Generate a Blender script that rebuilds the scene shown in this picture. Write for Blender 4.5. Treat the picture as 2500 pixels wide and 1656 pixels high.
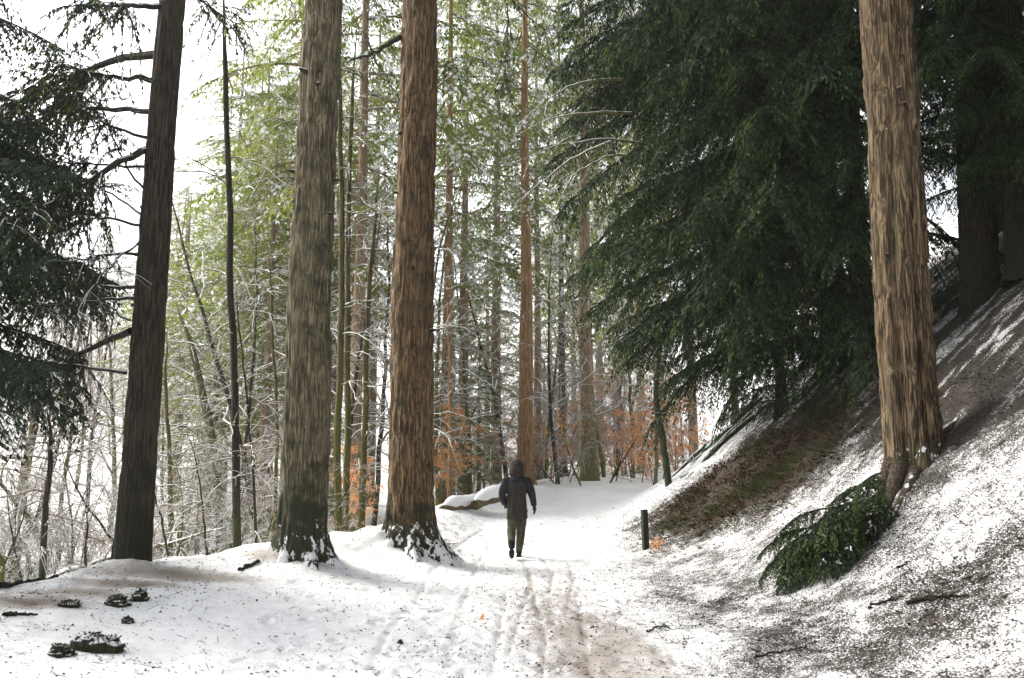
import bpy, math, random
import numpy as np
from math import radians, sin, cos, pi
from mathutils import Vector, Matrix

random.seed(7)
rng = np.random.default_rng(11)
scene = bpy.context.scene
for o in list(bpy.data.objects): bpy.data.objects.remove(o)
C = scene.collection

# ------------------------------------------------------------------ camera, sky, sun, exposure
FPX, CX, CY = 2430.0, 1250.0, 828.0
PITCH = radians(10.0); CAMZ = 1.6
cam_d = bpy.data.cameras.new('camera'); cam = bpy.data.objects.new('camera', cam_d); C.objects.link(cam)
cam_d.sensor_width = 36.0; cam_d.lens = FPX / 2500.0 * 36.0
cam.location = (0, 0, CAMZ); cam.rotation_euler = (radians(90) + PITCH, 0, 0)
cam_d.clip_end = 2000
cam_d.dof.use_dof = True; cam_d.dof.focus_distance = 18.0; cam_d.dof.aperture_fstop = 2.6
scene.camera = cam

SUN = Vector((-0.68, 0.36, 0.64)).normalized()
world = bpy.data.worlds.new('World'); scene.world = world; world.use_nodes = True
wn = world.node_tree.nodes; wl = world.node_tree.links
bg = wn['Background']
sky = wn.new('ShaderNodeTexSky'); sky.sky_type = 'NISHITA'; sky.sun_disc = False
sky.sun_elevation = math.asin(SUN.z); sky.sun_rotation = math.atan2(SUN.x, SUN.y)
sky.dust_density = 4.0; sky.air_density = 1.0
hs = wn.new('ShaderNodeHueSaturation'); hs.inputs['Saturation'].default_value = 0.22   # overcast
wl.new(sky.outputs[0], hs.inputs['Color']); wl.new(hs.outputs[0], bg.inputs[0])
bg.inputs[1].default_value = 0.115
sun_d = bpy.data.lights.new('sun', 'SUN'); sun = bpy.data.objects.new('sun', sun_d); C.objects.link(sun)
sun_d.energy = 1.5; sun_d.angle = radians(30); sun_d.color = (1.0, 0.92, 0.79)
sun.rotation_euler = SUN.to_track_quat('Z', 'Y').to_euler()
vs = scene.view_settings
vs.view_transform = 'Standard'; vs.look = 'None'; vs.gamma = 1.0; vs.use_curve_mapping = False
vs.exposure = 2.05

# ------------------------------------------------------------------ noise, terrain, pixel helpers
def _hash(ix, iy, iz):
    h = (ix.astype(np.int64) * 374761393 + iy.astype(np.int64) * 668265263 + iz.astype(np.int64) * 2147483647 // 3) & 0xFFFFFFFF
    h = ((h ^ (h >> 13)) * 1274126177) & 0xFFFFFFFF
    h = (h ^ (h >> 16)) & 0xFFFFFF
    return h / float(0xFFFFFF)
def vnoise(x, y, z=None):
    x = np.asarray(x, float); y = np.asarray(y, float)
    z = np.zeros_like(x) if z is None else np.asarray(z, float)
    xi = np.floor(x); yi = np.floor(y); zi = np.floor(z)
    fx = x - xi; fy = y - yi; fz = z - zi
    fx = fx * fx * (3 - 2 * fx); fy = fy * fy * (3 - 2 * fy); fz = fz * fz * (3 - 2 * fz)
    xi = xi.astype(np.int64); yi = yi.astype(np.int64); zi = zi.astype(np.int64)
    r = 0
    for a in (0, 1):
        for b in (0, 1):
            for c in (0, 1):
                w = (fx if a else 1 - fx) * (fy if b else 1 - fy) * (fz if c else 1 - fz)
                r = r + w * _hash(xi + a, yi + b, zi + c)
    return r
def fbm(x, y, z=None, oct=3):
    x = np.asarray(x, float); y = np.asarray(y, float)
    r = 0; a = .5; t = 0
    for k in range(oct):
        m = 2.03 ** k
        r = r + a * vnoise(x * m + 13.1 * k, y * m + 7.7 * k, None if z is None else np.asarray(z) * m); t += a; a *= .5
    return r / t
def sstep(a, b, x):
    t = np.clip((x - a) / (b - a), 0, 1); return t * t * (3 - 2 * t)

ZC = np.array([(-40, -.6), (0, 0), (8, .25), (13, .52), (18, .83), (25, 1.45), (32, 2.2), (40, 3.0), (60, 4.0), (90, 5.0), (260, 8)])
XC = np.array([(-40, -8), (8, -6.8), (12, -6.2), (14, -5.3), (15, -4.5), (17, -3.0), (20, -2.3), (26, -1.9), (33, -.9), (38, .6), (42, 2.0), (60, 4), (260, 10)])
BU = np.array([(-40, .1), (7, .15), (12, .32), (15, .38), (17, .5), (21, .42), (26, .28), (33, .1), (40, 0), (260, 0)])
X0 = np.array([(-40, 4.0), (5, 3.5), (8, 3.25), (13, 2.95), (20, 2.4), (25, 2.5), (28, 3.2), (32, 5.2), (38, 9), (60, 16), (260, 60)])
DR = np.array([(-40, 2.2), (10, 2.0), (16, 1.8), (26, 1.9), (38, 1.6), (60, .8), (90, 0), (260, 0)])
def ip(tab, y): return np.interp(y, tab[:, 0], tab[:, 1])
def H(x, y):
    x = np.asarray(x, float); y = np.asarray(y, float)
    zc = ip(ZC, y); xc = ip(XC, y); x0 = ip(X0, y)
    z = zc + ip(BU, y) * sstep(-.4, xc + .3, x) * 1.0
    d = np.maximum(0, xc - x)
    z = z - ip(DR, y) * (1 - np.exp(-(d / 2.6) ** 1.3))
    hill = .27 * (np.sqrt(np.maximum(0, y - 52) ** 2 + 60) - np.sqrt(60)) 
    z = z + np.minimum(hill, 32)
    w = .45; q = (x - x0) / w
    bank = .73 * w * np.where(q > 30, q, np.log1p(np.exp(np.minimum(q, 30))))
    bank = bank + .14 * np.clip(x - x0 - 1.5, 0, 4)
    bank = np.where(bank > 13, 13 + .3 * (bank - 13), bank); bank = np.minimum(bank, 24)
    z = z + bank
    z = z + (fbm(x * .5, y * .5) - .5) * .16 * sstep(-.2, 2.5, np.abs(x) - .6) + (fbm(x * .13 + 4, y * .13) - .5) * .5 * sstep(3, 9, np.abs(x))
    return z
def ray(px, py):
    u = (px - CX) / FPX; v = (CY - py) / FPX
    return np.array([u, cos(PITCH) - v * sin(PITCH), sin(PITCH) + v * cos(PITCH)])
def at(px, py, Y):
    d = ray(px, py); k = Y / d[1]
    return np.array([d[0] * k, Y, CAMZ + d[2] * k])
def G(px, py, y0=5.0, y1=60.0):
    Y = np.arange(y0, y1, .04); d = ray(px, py); k = Y / d[1]
    hit = (CAMZ + d[2] * k) - H(d[0] * k, Y) <= 0
    i = int(np.argmax(hit)) if hit.any() else len(Y) - 1
    return np.array([d[0] * k[i], Y[i], float(H(d[0] * k[i], Y[i]))])
def pxm(n, Y): return n * Y / FPX          # n photo pixels in metres at depth Y

# ------------------------------------------------------------------ mesh + material helpers
def mesh_from(name, V, F, mats, midx=None, smooth=True):
    me = bpy.data.meshes.new(name)
    V = np.asarray(V, np.float32)
    Fl = [np.asarray(f, np.int32) for f in (F if isinstance(F, list) else [F]) if len(f)]
    me.vertices.add(len(V)); me.vertices.foreach_set('co', V.ravel())
    loops = np.concatenate([f.ravel() for f in Fl]); tot = np.concatenate([np.full(len(f), f.shape[1], np.int32) for f in Fl])
    start = np.concatenate([[0], np.cumsum(tot)[:-1]]).astype(np.int32)
    me.loops.add(len(loops)); me.loops.foreach_set('vertex_index', loops)
    me.polygons.add(len(tot)); me.polygons.foreach_set('loop_start', start); me.polygons.foreach_set('loop_total', tot)
    if midx is not None: me.polygons.foreach_set('material_index', np.asarray(midx, np.int32))
    me.polygons.foreach_set('use_smooth', np.full(len(tot), smooth, bool))
    for m in (mats if isinstance(mats, (list, tuple)) else [mats]): me.materials.append(m)
    me.update(calc_edges=True)
    return me
class MB:
    def __init__(s): s.V = []; s.F = []; s.M = []; s.n = 0
    def add(s, V, F, m=0):
        if len(V) == 0: return
        s.V.append(np.asarray(V)); s.F.append(np.asarray(F) + s.n); s.M.append(np.full(len(F), m) if np.isscalar(m) else np.asarray(m)); s.n += len(V)
    def mesh(s, name, mats, smooth=True):
        return mesh_from(name, np.concatenate(s.V), s.F, mats, np.concatenate(s.M), smooth)
def obj(name, me, parent=None, loc=None, rot=None, scale=None):
    o = bpy.data.objects.new(name, me); C.objects.link(o); o.parent = parent
    if loc is not None: o.location = loc
    if rot is not None: o.rotation_euler = rot
    if scale is not None: o.scale = scale if hasattr(scale, '__len__') else (scale,) * 3
    return o
def thing(name, label, cat, loc, group=None, me=None, rot=None, scale=None):
    o = obj(name, me, None, loc, rot, scale); o['label'] = label; o['category'] = cat
    if group: o['group'] = group
    return o
def copy_tree(o, parent=None):
    c = o.copy(); C.objects.link(c); c.parent = parent
    for ch in o.children: copy_tree(ch, c)
    return c
def tubes(P, R, sides=5, cap=False):
    """k tubes of n points: P (k,n,3), R (k,n)"""
    P = np.asarray(P, float); R = np.asarray(R, float)
    if P.ndim == 2: P = P[None]; R = R[None]
    k, n, _ = P.shape
    T = np.gradient(P, axis=1); T /= np.linalg.norm(T, axis=2, keepdims=True) + 1e-9
    ref = np.where((np.abs(T[:, :, 2]).mean(1) > .75)[:, None], np.array([[1., .1, 0]]), np.array([[0., 0, 1.]]))[:, None, :]
    A = np.cross(T, np.broadcast_to(ref, T.shape)); A /= np.linalg.norm(A, axis=2, keepdims=True) + 1e-9
    B = np.cross(A, T)
    a = np.linspace(0, 2 * pi, sides, endpoint=False)
    V = P[:, :, None, :] + R[:, :, None, None] * (A[:, :, None, :] * np.cos(a)[None, None, :, None] + B[:, :, None, :] * np.sin(a)[None, None, :, None])
    idx = np.arange(k * n * sides).reshape(k, n, sides)
    a0 = idx[:, :-1, :]; a1 = np.roll(a0, -1, 2); b0 = idx[:, 1:, :]; b1 = np.roll(b0, -1, 2)
    F = np.stack([a0, a1, b1, b0], -1).reshape(-1, 4)
    return V.reshape(-1, 3), F
def rhombs(B, D, L, W, jit=.5, fold=.15):
    n = len(B)
    up = np.array([0, 0, 1.]) + rng.normal(0, jit, (n, 3))
    S = np.cross(D, up); S /= np.linalg.norm(S, axis=1, keepdims=True) + 1e-9
    N = np.cross(S, D)
    L = np.asarray(L)[:, None]; W = np.asarray(W)[:, None]
    m = B + D * L * .45 + N * W * fold
    V = np.stack([B, m + S * W * .5, B + D * L, m - S * W * .5], 1).reshape(-1, 3)
    return V, np.arange(4 * n).reshape(n, 4)
def nrm(a): return a / (np.linalg.norm(a, axis=-1, keepdims=True) + 1e-9)

class NT:
    def __init__(s, name):
        s.m = bpy.data.materials.new(name); s.m.use_nodes = True
        s.t = s.m.node_tree; s.n = s.t.nodes; s.b = s.n['Principled BSDF']; s.b.inputs['Specular IOR Level'].default_value = .25
    def lk(s, a, b): s.t.links.new(a, b)
    def node(s, kind, **kw):
        n = s.n.new('ShaderNode' + kind)
        for k, v in kw.items(): setattr(n, k, v)
        return n
    def noise(s, scale, stretch=(1, 1, 1), coord='Object', detail=4, rough=.6):
        tc = s.node('TexCoord'); mp = s.node('Mapping'); mp.inputs['Scale'].default_value = stretch
        nz = s.node('TexNoise'); nz.inputs['Scale'].default_value = scale; nz.inputs['Detail'].default_value = detail; nz.inputs['Roughness'].default_value = rough
        s.lk(tc.outputs[coord], mp.inputs[0]); s.lk(mp.outputs[0], nz.inputs[0]); return nz.outputs[0]
    def ramp(s, f, a, b):
        r = s.node('MapRange'); r.interpolation_type = 'SMOOTHSTEP'
        r.inputs['From Min'].default_value = a; r.inputs['From Max'].default_value = b; s.lk(f, r.inputs[0]); return r.outputs[0]
    def mix(s, f, a, b):
        x = s.node('Mix', data_type='RGBA')
        for i, v in ((0, f), (6, a), (7, b)):
            if isinstance(v, (tuple, float, int)): x.inputs[i].default_value = (*v, 1) if isinstance(v, tuple) else v
            else: s.lk(v, x.inputs[i])
        return x.outputs[2]
    def math(s, op, a, b=0.0, c=None):
        x = s.node('Math', operation=op)
        for i, v in enumerate((a, b) if c is None else (a, b, c)):
            if isinstance(v, (float, int)): x.inputs[i].default_value = v
            else: s.lk(v, x.inputs[i])
        return x.outputs[0]
    def attr(s, name): a = s.node('Attribute'); a.attribute_name = name; return a.outputs['Fac']
    def island(s): return s.node('NewGeometry').outputs['Random Per Island']
    def nz(s):
        g = s.node('NewGeometry'); x = s.node('SeparateXYZ'); s.lk(g.outputs['Normal'], x.inputs[0]); return x.outputs[2]
    def objz(s):
        g = s.node('TexCoord'); x = s.node('SeparateXYZ'); s.lk(g.outputs['Object'], x.inputs[0]); return x.outputs[2]
    def bump(s, h, strength=.5, dist=.02):
        b = s.node('Bump'); b.inputs['Strength'].default_value = strength; b.inputs['Distance'].default_value = dist
        s.lk(h, b.inputs['Height']); s.lk(b.outputs[0], s.b.inputs['Normal'])
    def done(s, col, rough=.85):
        if isinstance(col, tuple): s.b.inputs['Base Color'].default_value = (*col, 1)
        else: s.lk(col, s.b.inputs['Base Color'])
        s.b.inputs['Roughness'].default_value = rough
        return s.m
SNOW = (.82, .83, .85)
def m_leaf(name, c1, c2, transl=.25):
    t = NT(name); i = t.island(); col = t.mix(i, c1, c2); t.done(col, .75)
    if transl:
        tr = t.node('BsdfTranslucent'); t.lk(col, tr.inputs[0]); mx = t.node('MixShader'); mx.inputs[0].default_value = transl
        t.lk(t.b.outputs[0], mx.inputs[1]); t.lk(tr.outputs[0], mx.inputs[2]); t.lk(mx.outputs[0], t.n['Material Output'].inputs[0])
    return t.m
def m_bark(name, dark, light, moss=None, mossh=2.0, mossn=.5, snow_base=False, snow_top=False, k=1.0, snow_amt=.5):
    t = NT(name)
    n = t.noise(46 * k, (1, 1, .055), detail=2.5, rough=.5); h = t.noise(60 * k, (1, 1, .22), detail=3, rough=.6); g = t.noise(1.8, (1, 1, .6), detail=3)
    f = t.math('ADD', t.ramp(n, .36, .64), t.math('MULTIPLY', t.math('SUBTRACT', h, .5), .9))
    col = t.mix(t.ramp(f, .1, 1.1), dark, light)
    col = t.mix(t.math('MULTIPLY', t.ramp(g, .42, .72), .6), col, tuple(a * q for a, q in zip(light, (.62, .66, .62))))
    z = t.objz()
    if moss:
        q = t.math('ADD', t.noise(3.5, detail=5), t.math('MULTIPLY', t.ramp(z, mossh, 0.0), .35))
        col = t.mix(t.ramp(q, mossn, mossn + .3), col, moss)
    if snow_base:
        q = t.math('ADD', t.noise(10, (1, 1, .6), detail=5, rough=.7), t.math('MULTIPLY', t.ramp(z, 1.4, 0.0), .17))
        q = t.math('ADD', q, t.math('MULTIPLY', t.nz(), .20))
        col = t.mix(t.ramp(q, .735, .76), col, SNOW)
    if snow_top:
        q = t.math('ADD', t.nz(), t.math('MULTIPLY', t.noise(5, detail=3), .8))
        col = t.mix(t.ramp(q, 1.25 - snow_amt, 1.33 - snow_amt), col, SNOW)
    t.bump(f, .8, .022)
    return t.done(col, .9)

M = {}
M['snow'] = NT('snow_clumps').done(SNOW, .7)
M['bark_fir'] = m_bark('fir_bark', (.06, .05, .032), (.25, .205, .13), (.030, .034, .016), 2.0, .44, snow_base=True)
M['bark_warm'] = m_bark('warm_fir_bark', (.055, .035, .018), (.25, .16, .085), (.028, .028, .013), 1.6, .46, snow_base=True)
M['bark_fir_dark'] = m_bark('fir_bark_dark', (.010, .008, .006), (.065, .047, .032), (.016, .018, .009), 3, .55)
M['bark_right'] = m_bark('fir_bark_right', (.035, .023, .013), (.22, .155, .09), (.045, .05, .02), 1.5, .64, snow_base=True)
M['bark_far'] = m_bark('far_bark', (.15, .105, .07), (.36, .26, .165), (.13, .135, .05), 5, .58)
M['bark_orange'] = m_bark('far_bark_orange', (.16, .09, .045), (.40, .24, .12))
M['bark_mossy'] = m_bark('mossy_bark', (.045, .036, .02), (.16, .13, .065), (.11, .105, .03), 6, .47, snow_top=True, snow_amt=.3)
M['bark_dark'] = m_bark('dark_bark', (.018, .017, .012), (.05, .042, .03), (.04, .05, .018), 3, .6, snow_top=True, snow_amt=.25)
M['twig'] = m_bark('snowy_twig_bark', (.13, .09, .05), (.27, .20, .11), snow_top=True, snow_amt=.72)
M['twig_green'] = m_bark('snowy_mossy_twig_bark', (.07, .065, .025), (.18, .17, .055), snow_top=True, snow_amt=.72)
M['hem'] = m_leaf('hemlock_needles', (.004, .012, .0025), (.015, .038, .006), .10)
M['hem_lit'] = m_leaf('hemlock_needles_lit_tip', (.018, .05, .006), (.065, .12, .016), .2)  # light on the outer sprays, put into a brighter needle colour
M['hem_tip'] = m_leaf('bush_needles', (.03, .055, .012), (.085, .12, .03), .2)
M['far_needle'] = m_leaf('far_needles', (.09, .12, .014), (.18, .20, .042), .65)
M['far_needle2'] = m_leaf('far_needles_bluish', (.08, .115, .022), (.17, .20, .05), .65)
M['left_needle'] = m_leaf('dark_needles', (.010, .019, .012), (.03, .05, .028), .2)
M['beech'] = m_leaf('dry_beech_leaf', (.55, .23, .07), (.78, .44, .2), .4)
M['grass'] = m_leaf('dull_grass', (.03, .05, .012), (.085, .10, .03), .2)
M['litter'] = m_leaf('litter_flakes', (.010, .008, .007), (.06, .04, .028), 0)

# ------------------------------------------------------------------ ground
def axis(pts):
    out = []
    for a, b, s in pts: out.append(np.arange(a, b, s))
    return np.concatenate(out)
gx = axis([(-160, -40, 5), (-40, -14, .8), (-14, -7, .2), (-7, -3, .055), (-3, 3.4, .035), (3.4, 7.5, .055), (7.5, 16, .10), (16, 40, .8), (40, 165, 5)])
gy = axis([(-30, 5.5, 1.0), (5.5, 13, .035), (13, 21, .05), (21, 30, .09), (30, 32, .2), (32, 60, .5), (60, 210, 4)])
XX, YY = np.meshgrid(gx, gy); ZZ = H(XX, YY)
fx, fy = XX.ravel(), YY.ravel()
near = sstep(30, 22, fy) * sstep(3, 6, fy)
onpath = np.exp(-((fx - (.15 + .05 * (fy - 12))) / 1.6) ** 2) * sstep(34, 26, fy)
# trampled path: lumps and footprints
lump = (fbm(fx * 5, fy * 5) - .5) * .045 + (fbm(fx * 14, fy * 9 + 3) - .5) * .022
def polydist(pts):
    best = np.full(fx.shape, 9.); 
    for (ax, ay), (bx, by) in zip(pts[:-1], pts[1:]):
        dx, dy = bx - ax, by - ay
        t = np.clip(((fx - ax) * dx + (fy - ay) * dy) / (dx * dx + dy * dy), 0, 1)
        best = np.minimum(best, np.hypot(fx - ax - t * dx, fy - ay - t * dy))
    return best
tr = np.zeros_like(fx)
TRK = [[(1000, 1500), (1050, 1400), (1110, 1340), (1180, 1292)], [(1100, 1560), (1140, 1450), (1165, 1380), (1200, 1320)],
       [(900, 1640), (950, 1540), (1000, 1480)], [(1085, 1650), (1110, 1570), (1140, 1480)], [(1285, 1380), (1300, 1420), (1270, 1500), (1240, 1600)],
       [(1330, 1370), (1350, 1400), (1340, 1450)], [(1390, 1375), (1400, 1420), (1380, 1500)], [(1280, 1330), (1340, 1310), (1400, 1285)],
       [(1290, 1400), (1310, 1480), (1330, 1560), (1320, 1650)], [(1400, 1440), (1420, 1520), (1440, 1650)], [(1200, 1650), (1215, 1560), (1235, 1450)]]
for p in TRK:
    g = [G(a, b)[:2] for a, b in p]
    d = polydist(g); tr = np.maximum(tr, np.exp(-(d / .028) ** 2) * (.7 + .3 * vnoise(fx * 3, fy * 3)))
foot = np.zeros_like(fx)
r2 = np.random.default_rng(5)
for k in range(260):
    cy = r2.uniform(5.5, 22); cx = r2.normal(.2 - .4 * (cy < 12), 1.3); a = r2.normal(0, .35)
    if cx < -4 or cx > 3: continue
    s = (np.abs(fx - cx) < .4) & (np.abs(fy - cy) < .4); ux = fx[s] - cx; uy = fy[s] - cy
    u = ux * cos(a) - uy * sin(a); v = ux * sin(a) + uy * cos(a)
    q = (u / .055) ** 2 + (v / .15) ** 2
    foot[s] += -.022 * np.exp(-q ** 2) + .008 * np.exp(-(np.sqrt(q) - 1.4) ** 2 * 8)
fz = ZZ.ravel() + near * (lump * (.6 + .6 * onpath) + foot - .03 * tr)
# bank texture: small terraces and hollows down the right slope
bank = sstep(0.3, 2.0, fx - ip(X0, fy))
fz += near * bank * ((fbm(fx * 3, fy * 1.2 + 9) - .5) * .14 + (fbm(fx * 8, fy * 4) - .5) * .06)
crest = np.exp(-((fx - ip(XC, fy) - .5) / .8) ** 2)
fz += near * crest * (fbm(fx * 2.2, fy * 2.2, oct=4) - .5) * .16
for bx_, by_, k_ in ((-3.55, 15.0, .10), (-2.1, 16.9, .12), (-3.0, 14.75, .06), (-1.5, 16.7, .07), (-5.3, 13.75, .06)):   # snow banked against the trunk feet
    fz += k_ * np.exp(-(((fx - bx_) / .5) ** 2 + ((fy - by_) / .4) ** 2)) * (.6 + .8 * fbm(fx * 4, fy * 4))
def blob(px, py, rx, ry):
    g = G(px, py); return np.exp(-(((fx - g[0]) / rx) ** 2 + ((fy - g[1]) / ry) ** 2))
pc = fx - (.30 + .25 * sstep(12, 7, fy) - .45 * sstep(16, 24, fy))
soil = .17 * np.exp(-(pc / 1.6) ** 2) + .20 * np.exp(-((pc - .15) / .6) ** 2) * sstep(19, 14, fy) + .26 * np.exp(-((pc - .7) / .7) ** 2) * sstep(15, 9, fy)
soil = np.clip(soil * (.45 + 1.1 * fbm(fx * 7, fy * 1.3, oct=3)) + .16 * tr - .4 * np.clip(-foot, 0, 1), 0, 1)
soil *= sstep(26, 20, fy)
soil = np.maximum(soil, .75 * crest * sstep(13.6, 11, fy + .9 * fbm(fx * .8, fy * .8)) * sstep(.36, .55, fbm(fx * .9, fy * .9)))
soil = np.maximum(soil, .8 * blob(430, 1402, 1.2, .5)); soil = np.maximum(soil, .6 * blob(700, 1372, .9, .35))
for q in ((60, 1468), (180, 1446), (300, 1424)): soil = np.maximum(soil, .78 * blob(*q, .8, .45) * (.5 + fbm(fx * 2, fy * 2)))
litter = .13 + .05 * near + .42 * sstep(.8, 2.4, fx - .04 * (fy - 10)) * sstep(26, 20, fy) * (.62 + .7 * fbm(fx * .55 + 3, fy * .55))
litter += .15 * sstep(3.2, 6, fx - .1 * (fy - 10)) * sstep(8, 11, fy)
litter += sstep(2.0, 3.6, fx - ip(X0, fy)) * sstep(10, 14, fy) * (.55 * sstep(.38, .62, fbm(fx * 1.6, fy * 4.5, oct=4)) - .16)
litter += .12 * sstep(-2.5, -5, fx) * fbm(fx * .8, fy * .8) 
patch = np.clip(blob(1690, 1240, .7, 1.6) + blob(1770, 1190, .7, 1.8) + blob(1870, 1130, .8, 1.7) + .7 * blob(1980, 1070, .8, 1.5), 0, 1)
litter = np.clip(litter * (.55 + .9 * fbm(fx * 2.4 + 7, fy * 1.6, oct=3)) + .5 * patch + .12 * np.exp(-((fx - .4) / 1.2) ** 2) * sstep(18, 12, fy), 0, 1)
duff = np.clip(patch * 1.15 * (.1 + 1.25 * fbm(fx * 1.6, fy * 1.1, oct=4)), 0, 1)
erod = (blob(1690, 1090, .9, 2.0) + blob(1780, 1030, .9, 2.0) + blob(1850, 980, .9, 2.0)) * sstep(.4, .6, fbm(fx * 1.2, fy * 5, oct=3)) * 1.6
litter = np.clip(litter + .35 * erod, 0, 1)
valley = sstep(1.5, 4, ip(XC, fy) - fx)
litter = np.where(valley > .5, .10 + .62 * sstep(.45, .62, fbm(fx * .22 + 2, fy * .22)) * sstep(45, 30, fy), litter)
soil = soil * (1 - valley)
nyy, nxx = XX.shape
ii = np.arange(nyy * nxx).reshape(nyy, nxx)
gm = NT('snowy_ground')
so, li, du = gm.attr('soil'), gm.attr('litter'), gm.attr('duff')
n1 = gm.noise(7, detail=6, rough=.68); n2 = gm.noise(70, (1, .6, 1), detail=4, rough=.62); n3 = gm.noise(1.6, detail=4); n4 = gm.noise(95, detail=2)
snowc = gm.mix(gm.ramp(n3, .35, .7), (.75, .755, .77), (.82, .82, .825))
slush = gm.mix(n1, (.30, .265, .235), (.52, .48, .45))
soilc = gm.mix(n2, (.08, .06, .045), (.25, .20, .165))
s_f = gm.ramp(gm.math('ADD', gm.math('MULTIPLY', gm.math('ADD', n1, gm.math('MULTIPLY', n2, 1.3)), .6), so), .88, 1.22)
col = gm.mix(s_f, snowc, gm.mix(gm.ramp(so, .5, .95), slush, soilc))
l_f = gm.ramp(gm.math('ADD', gm.math('MULTIPLY', gm.math('ADD', n2, gm.math('MULTIPLY', n1, .5)), .672), gm.math('MULTIPLY', li, .34)), .64, .745)
col = gm.mix(l_f, col, gm.mix(gm.ramp(gm.math('ADD', gm.math('MULTIPLY', n4, .6), gm.math('MULTIPLY', n1, .6)), .42, .78), (.008, .008, .006), (.058, .047, .037)))
col = gm.mix(gm.ramp(gm.math('ADD', n1, du), .95, 1.1), col, gm.mix(n2, (.014, .012, .007), (.07, .05, .028)))
gm.bump(gm.math('ADD', n2, gm.math('MULTIPLY', n4, .5)), .55, .03)
gm.done(col, .8)
gme = mesh_from('ground', np.stack([fx, fy, fz], 1), np.stack([ii[:-1, :-1], ii[:-1, 1:], ii[1:, 1:], ii[1:, :-1]], -1).reshape(-1, 4), gm.m)
for nm, a in (('soil', soil), ('litter', litter), ('duff', duff)):
    at_ = gme.attributes.new(nm, 'FLOAT', 'POINT'); at_.data.foreach_set('value', a.astype(np.float32))
g = obj('ground', gme); g['kind'] = 'structure'

# ------------------------------------------------------------------ boughs and conifers
def bough_arrays(L, seed, n2=26, step=.045, sl=.11, sw=.028, droop=.28, hang=.55, w2=.36, snow=0.0, rise=.14, start=.12, lit=.25):
    r = np.random.default_rng(seed); mb = MB()
    t = np.linspace(0, 1, 9); wig = r.normal(0, .02, 2)
    def P(t): return np.stack([L * t * (1 - .06 * t), L * (wig[0] * np.sin(t * 5) + wig[1] * t), L * (rise * t - droop * t * t)], -1)
    mb.add(*tubes(P(t), .012 + .010 * L * (1 - t) ** 1.3, 5), 2)
    B, D, Ls, Ws, Mx = [], [], [], [], []
    for side in (-1, 1):
        for k in range(n2):
            tt = start + (1 - start) * (k + r.uniform(0, .9)) / n2
            l2 = (L * w2 * (1 - tt) ** .65 * (.25 + .75 * min(1, tt * 3)) + .14 * L ** .5) * r.uniform(.6, 1.15)
            an = side * radians(r.uniform(38, 68)); p0 = P(np.array([tt]))[0]
            d0 = np.array([cos(an), sin(an), r.uniform(-.12, .18) - droop * tt])
            ns = max(3, int(l2 / step)); s = np.linspace(.02, 1, ns) * l2
            h = hang * r.uniform(.6, 1.4)
            pt = p0 + d0 * s[:, None]; pt[:, 2] -= h * s * s / (l2 + .2)
            tg = np.tile(d0, (ns, 1)); tg[:, 2] -= 2 * h * s / (l2 + .2); tg = nrm(tg)
            hz = nrm(np.stack([-tg[:, 1], tg[:, 0], np.zeros(ns)], 1))
            # twig itself
            m = 4; q = np.linspace(0, ns - 1, m).astype(int)
            V, F = tubes(pt[q], np.linspace(.006, .002, m), 3); mb.add(V, F, 2)
            for sd in (-1, 1):
                an3 = np.radians(r.uniform(25, 60, ns))[:, None]
                d = tg * np.cos(an3) + sd * hz * np.sin(an3) + np.array([0, 0, -1]) * r.uniform(.1, .6, ns)[:, None]
                B.append(pt + r.normal(0, .008, (ns, 3))); D.append(nrm(d))
                ll = sl * r.uniform(.55, 1.3, ns) * (1.15 - .5 * s / l2); Ls.append(ll); Ws.append(sw * r.uniform(.7, 1.3, ns))
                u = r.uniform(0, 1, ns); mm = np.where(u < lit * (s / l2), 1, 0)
                if snow > 0:
                    sn = vnoise(pt[:, 0] * 3 + seed, pt[:, 1] * 3, pt[:, 2] * 3) + r.normal(0, .12, ns)
                    mm = np.where(sn > 1 - snow, 3, mm)
                Mx.append(mm)
    B = np.concatenate(B); D = np.concatenate(D); Ls = np.concatenate(Ls); Ws = np.concatenate(Ws); Mx = np.concatenate(Mx)
    B[Mx == 3, 2] += .012; Ws = np.where(Mx == 3, Ws * 1.25, Ws)
    V, F = rhombs(B, D, Ls, Ws); mb.add(V, F, Mx)
    return mb
def mbcat(mb): return np.concatenate(mb.V), mb.F, np.concatenate(mb.M)

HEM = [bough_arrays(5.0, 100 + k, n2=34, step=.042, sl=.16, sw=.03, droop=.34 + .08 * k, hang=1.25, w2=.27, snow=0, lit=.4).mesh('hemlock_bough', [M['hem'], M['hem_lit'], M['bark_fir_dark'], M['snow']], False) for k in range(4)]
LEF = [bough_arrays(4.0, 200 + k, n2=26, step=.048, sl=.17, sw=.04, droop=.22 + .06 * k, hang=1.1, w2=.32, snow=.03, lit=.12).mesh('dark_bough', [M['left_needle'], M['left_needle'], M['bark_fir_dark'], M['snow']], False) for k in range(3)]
HIGH = [bough_arrays(4.0, 240 + k, n2=18, step=.09, sl=.22, sw=.05, droop=.2, hang=.5, w2=.34, snow=.3).mesh('fir_bough', [M['far_needle2'], M['far_needle'], M['bark_dark'], M['snow']], False) for k in range(2)]

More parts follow.
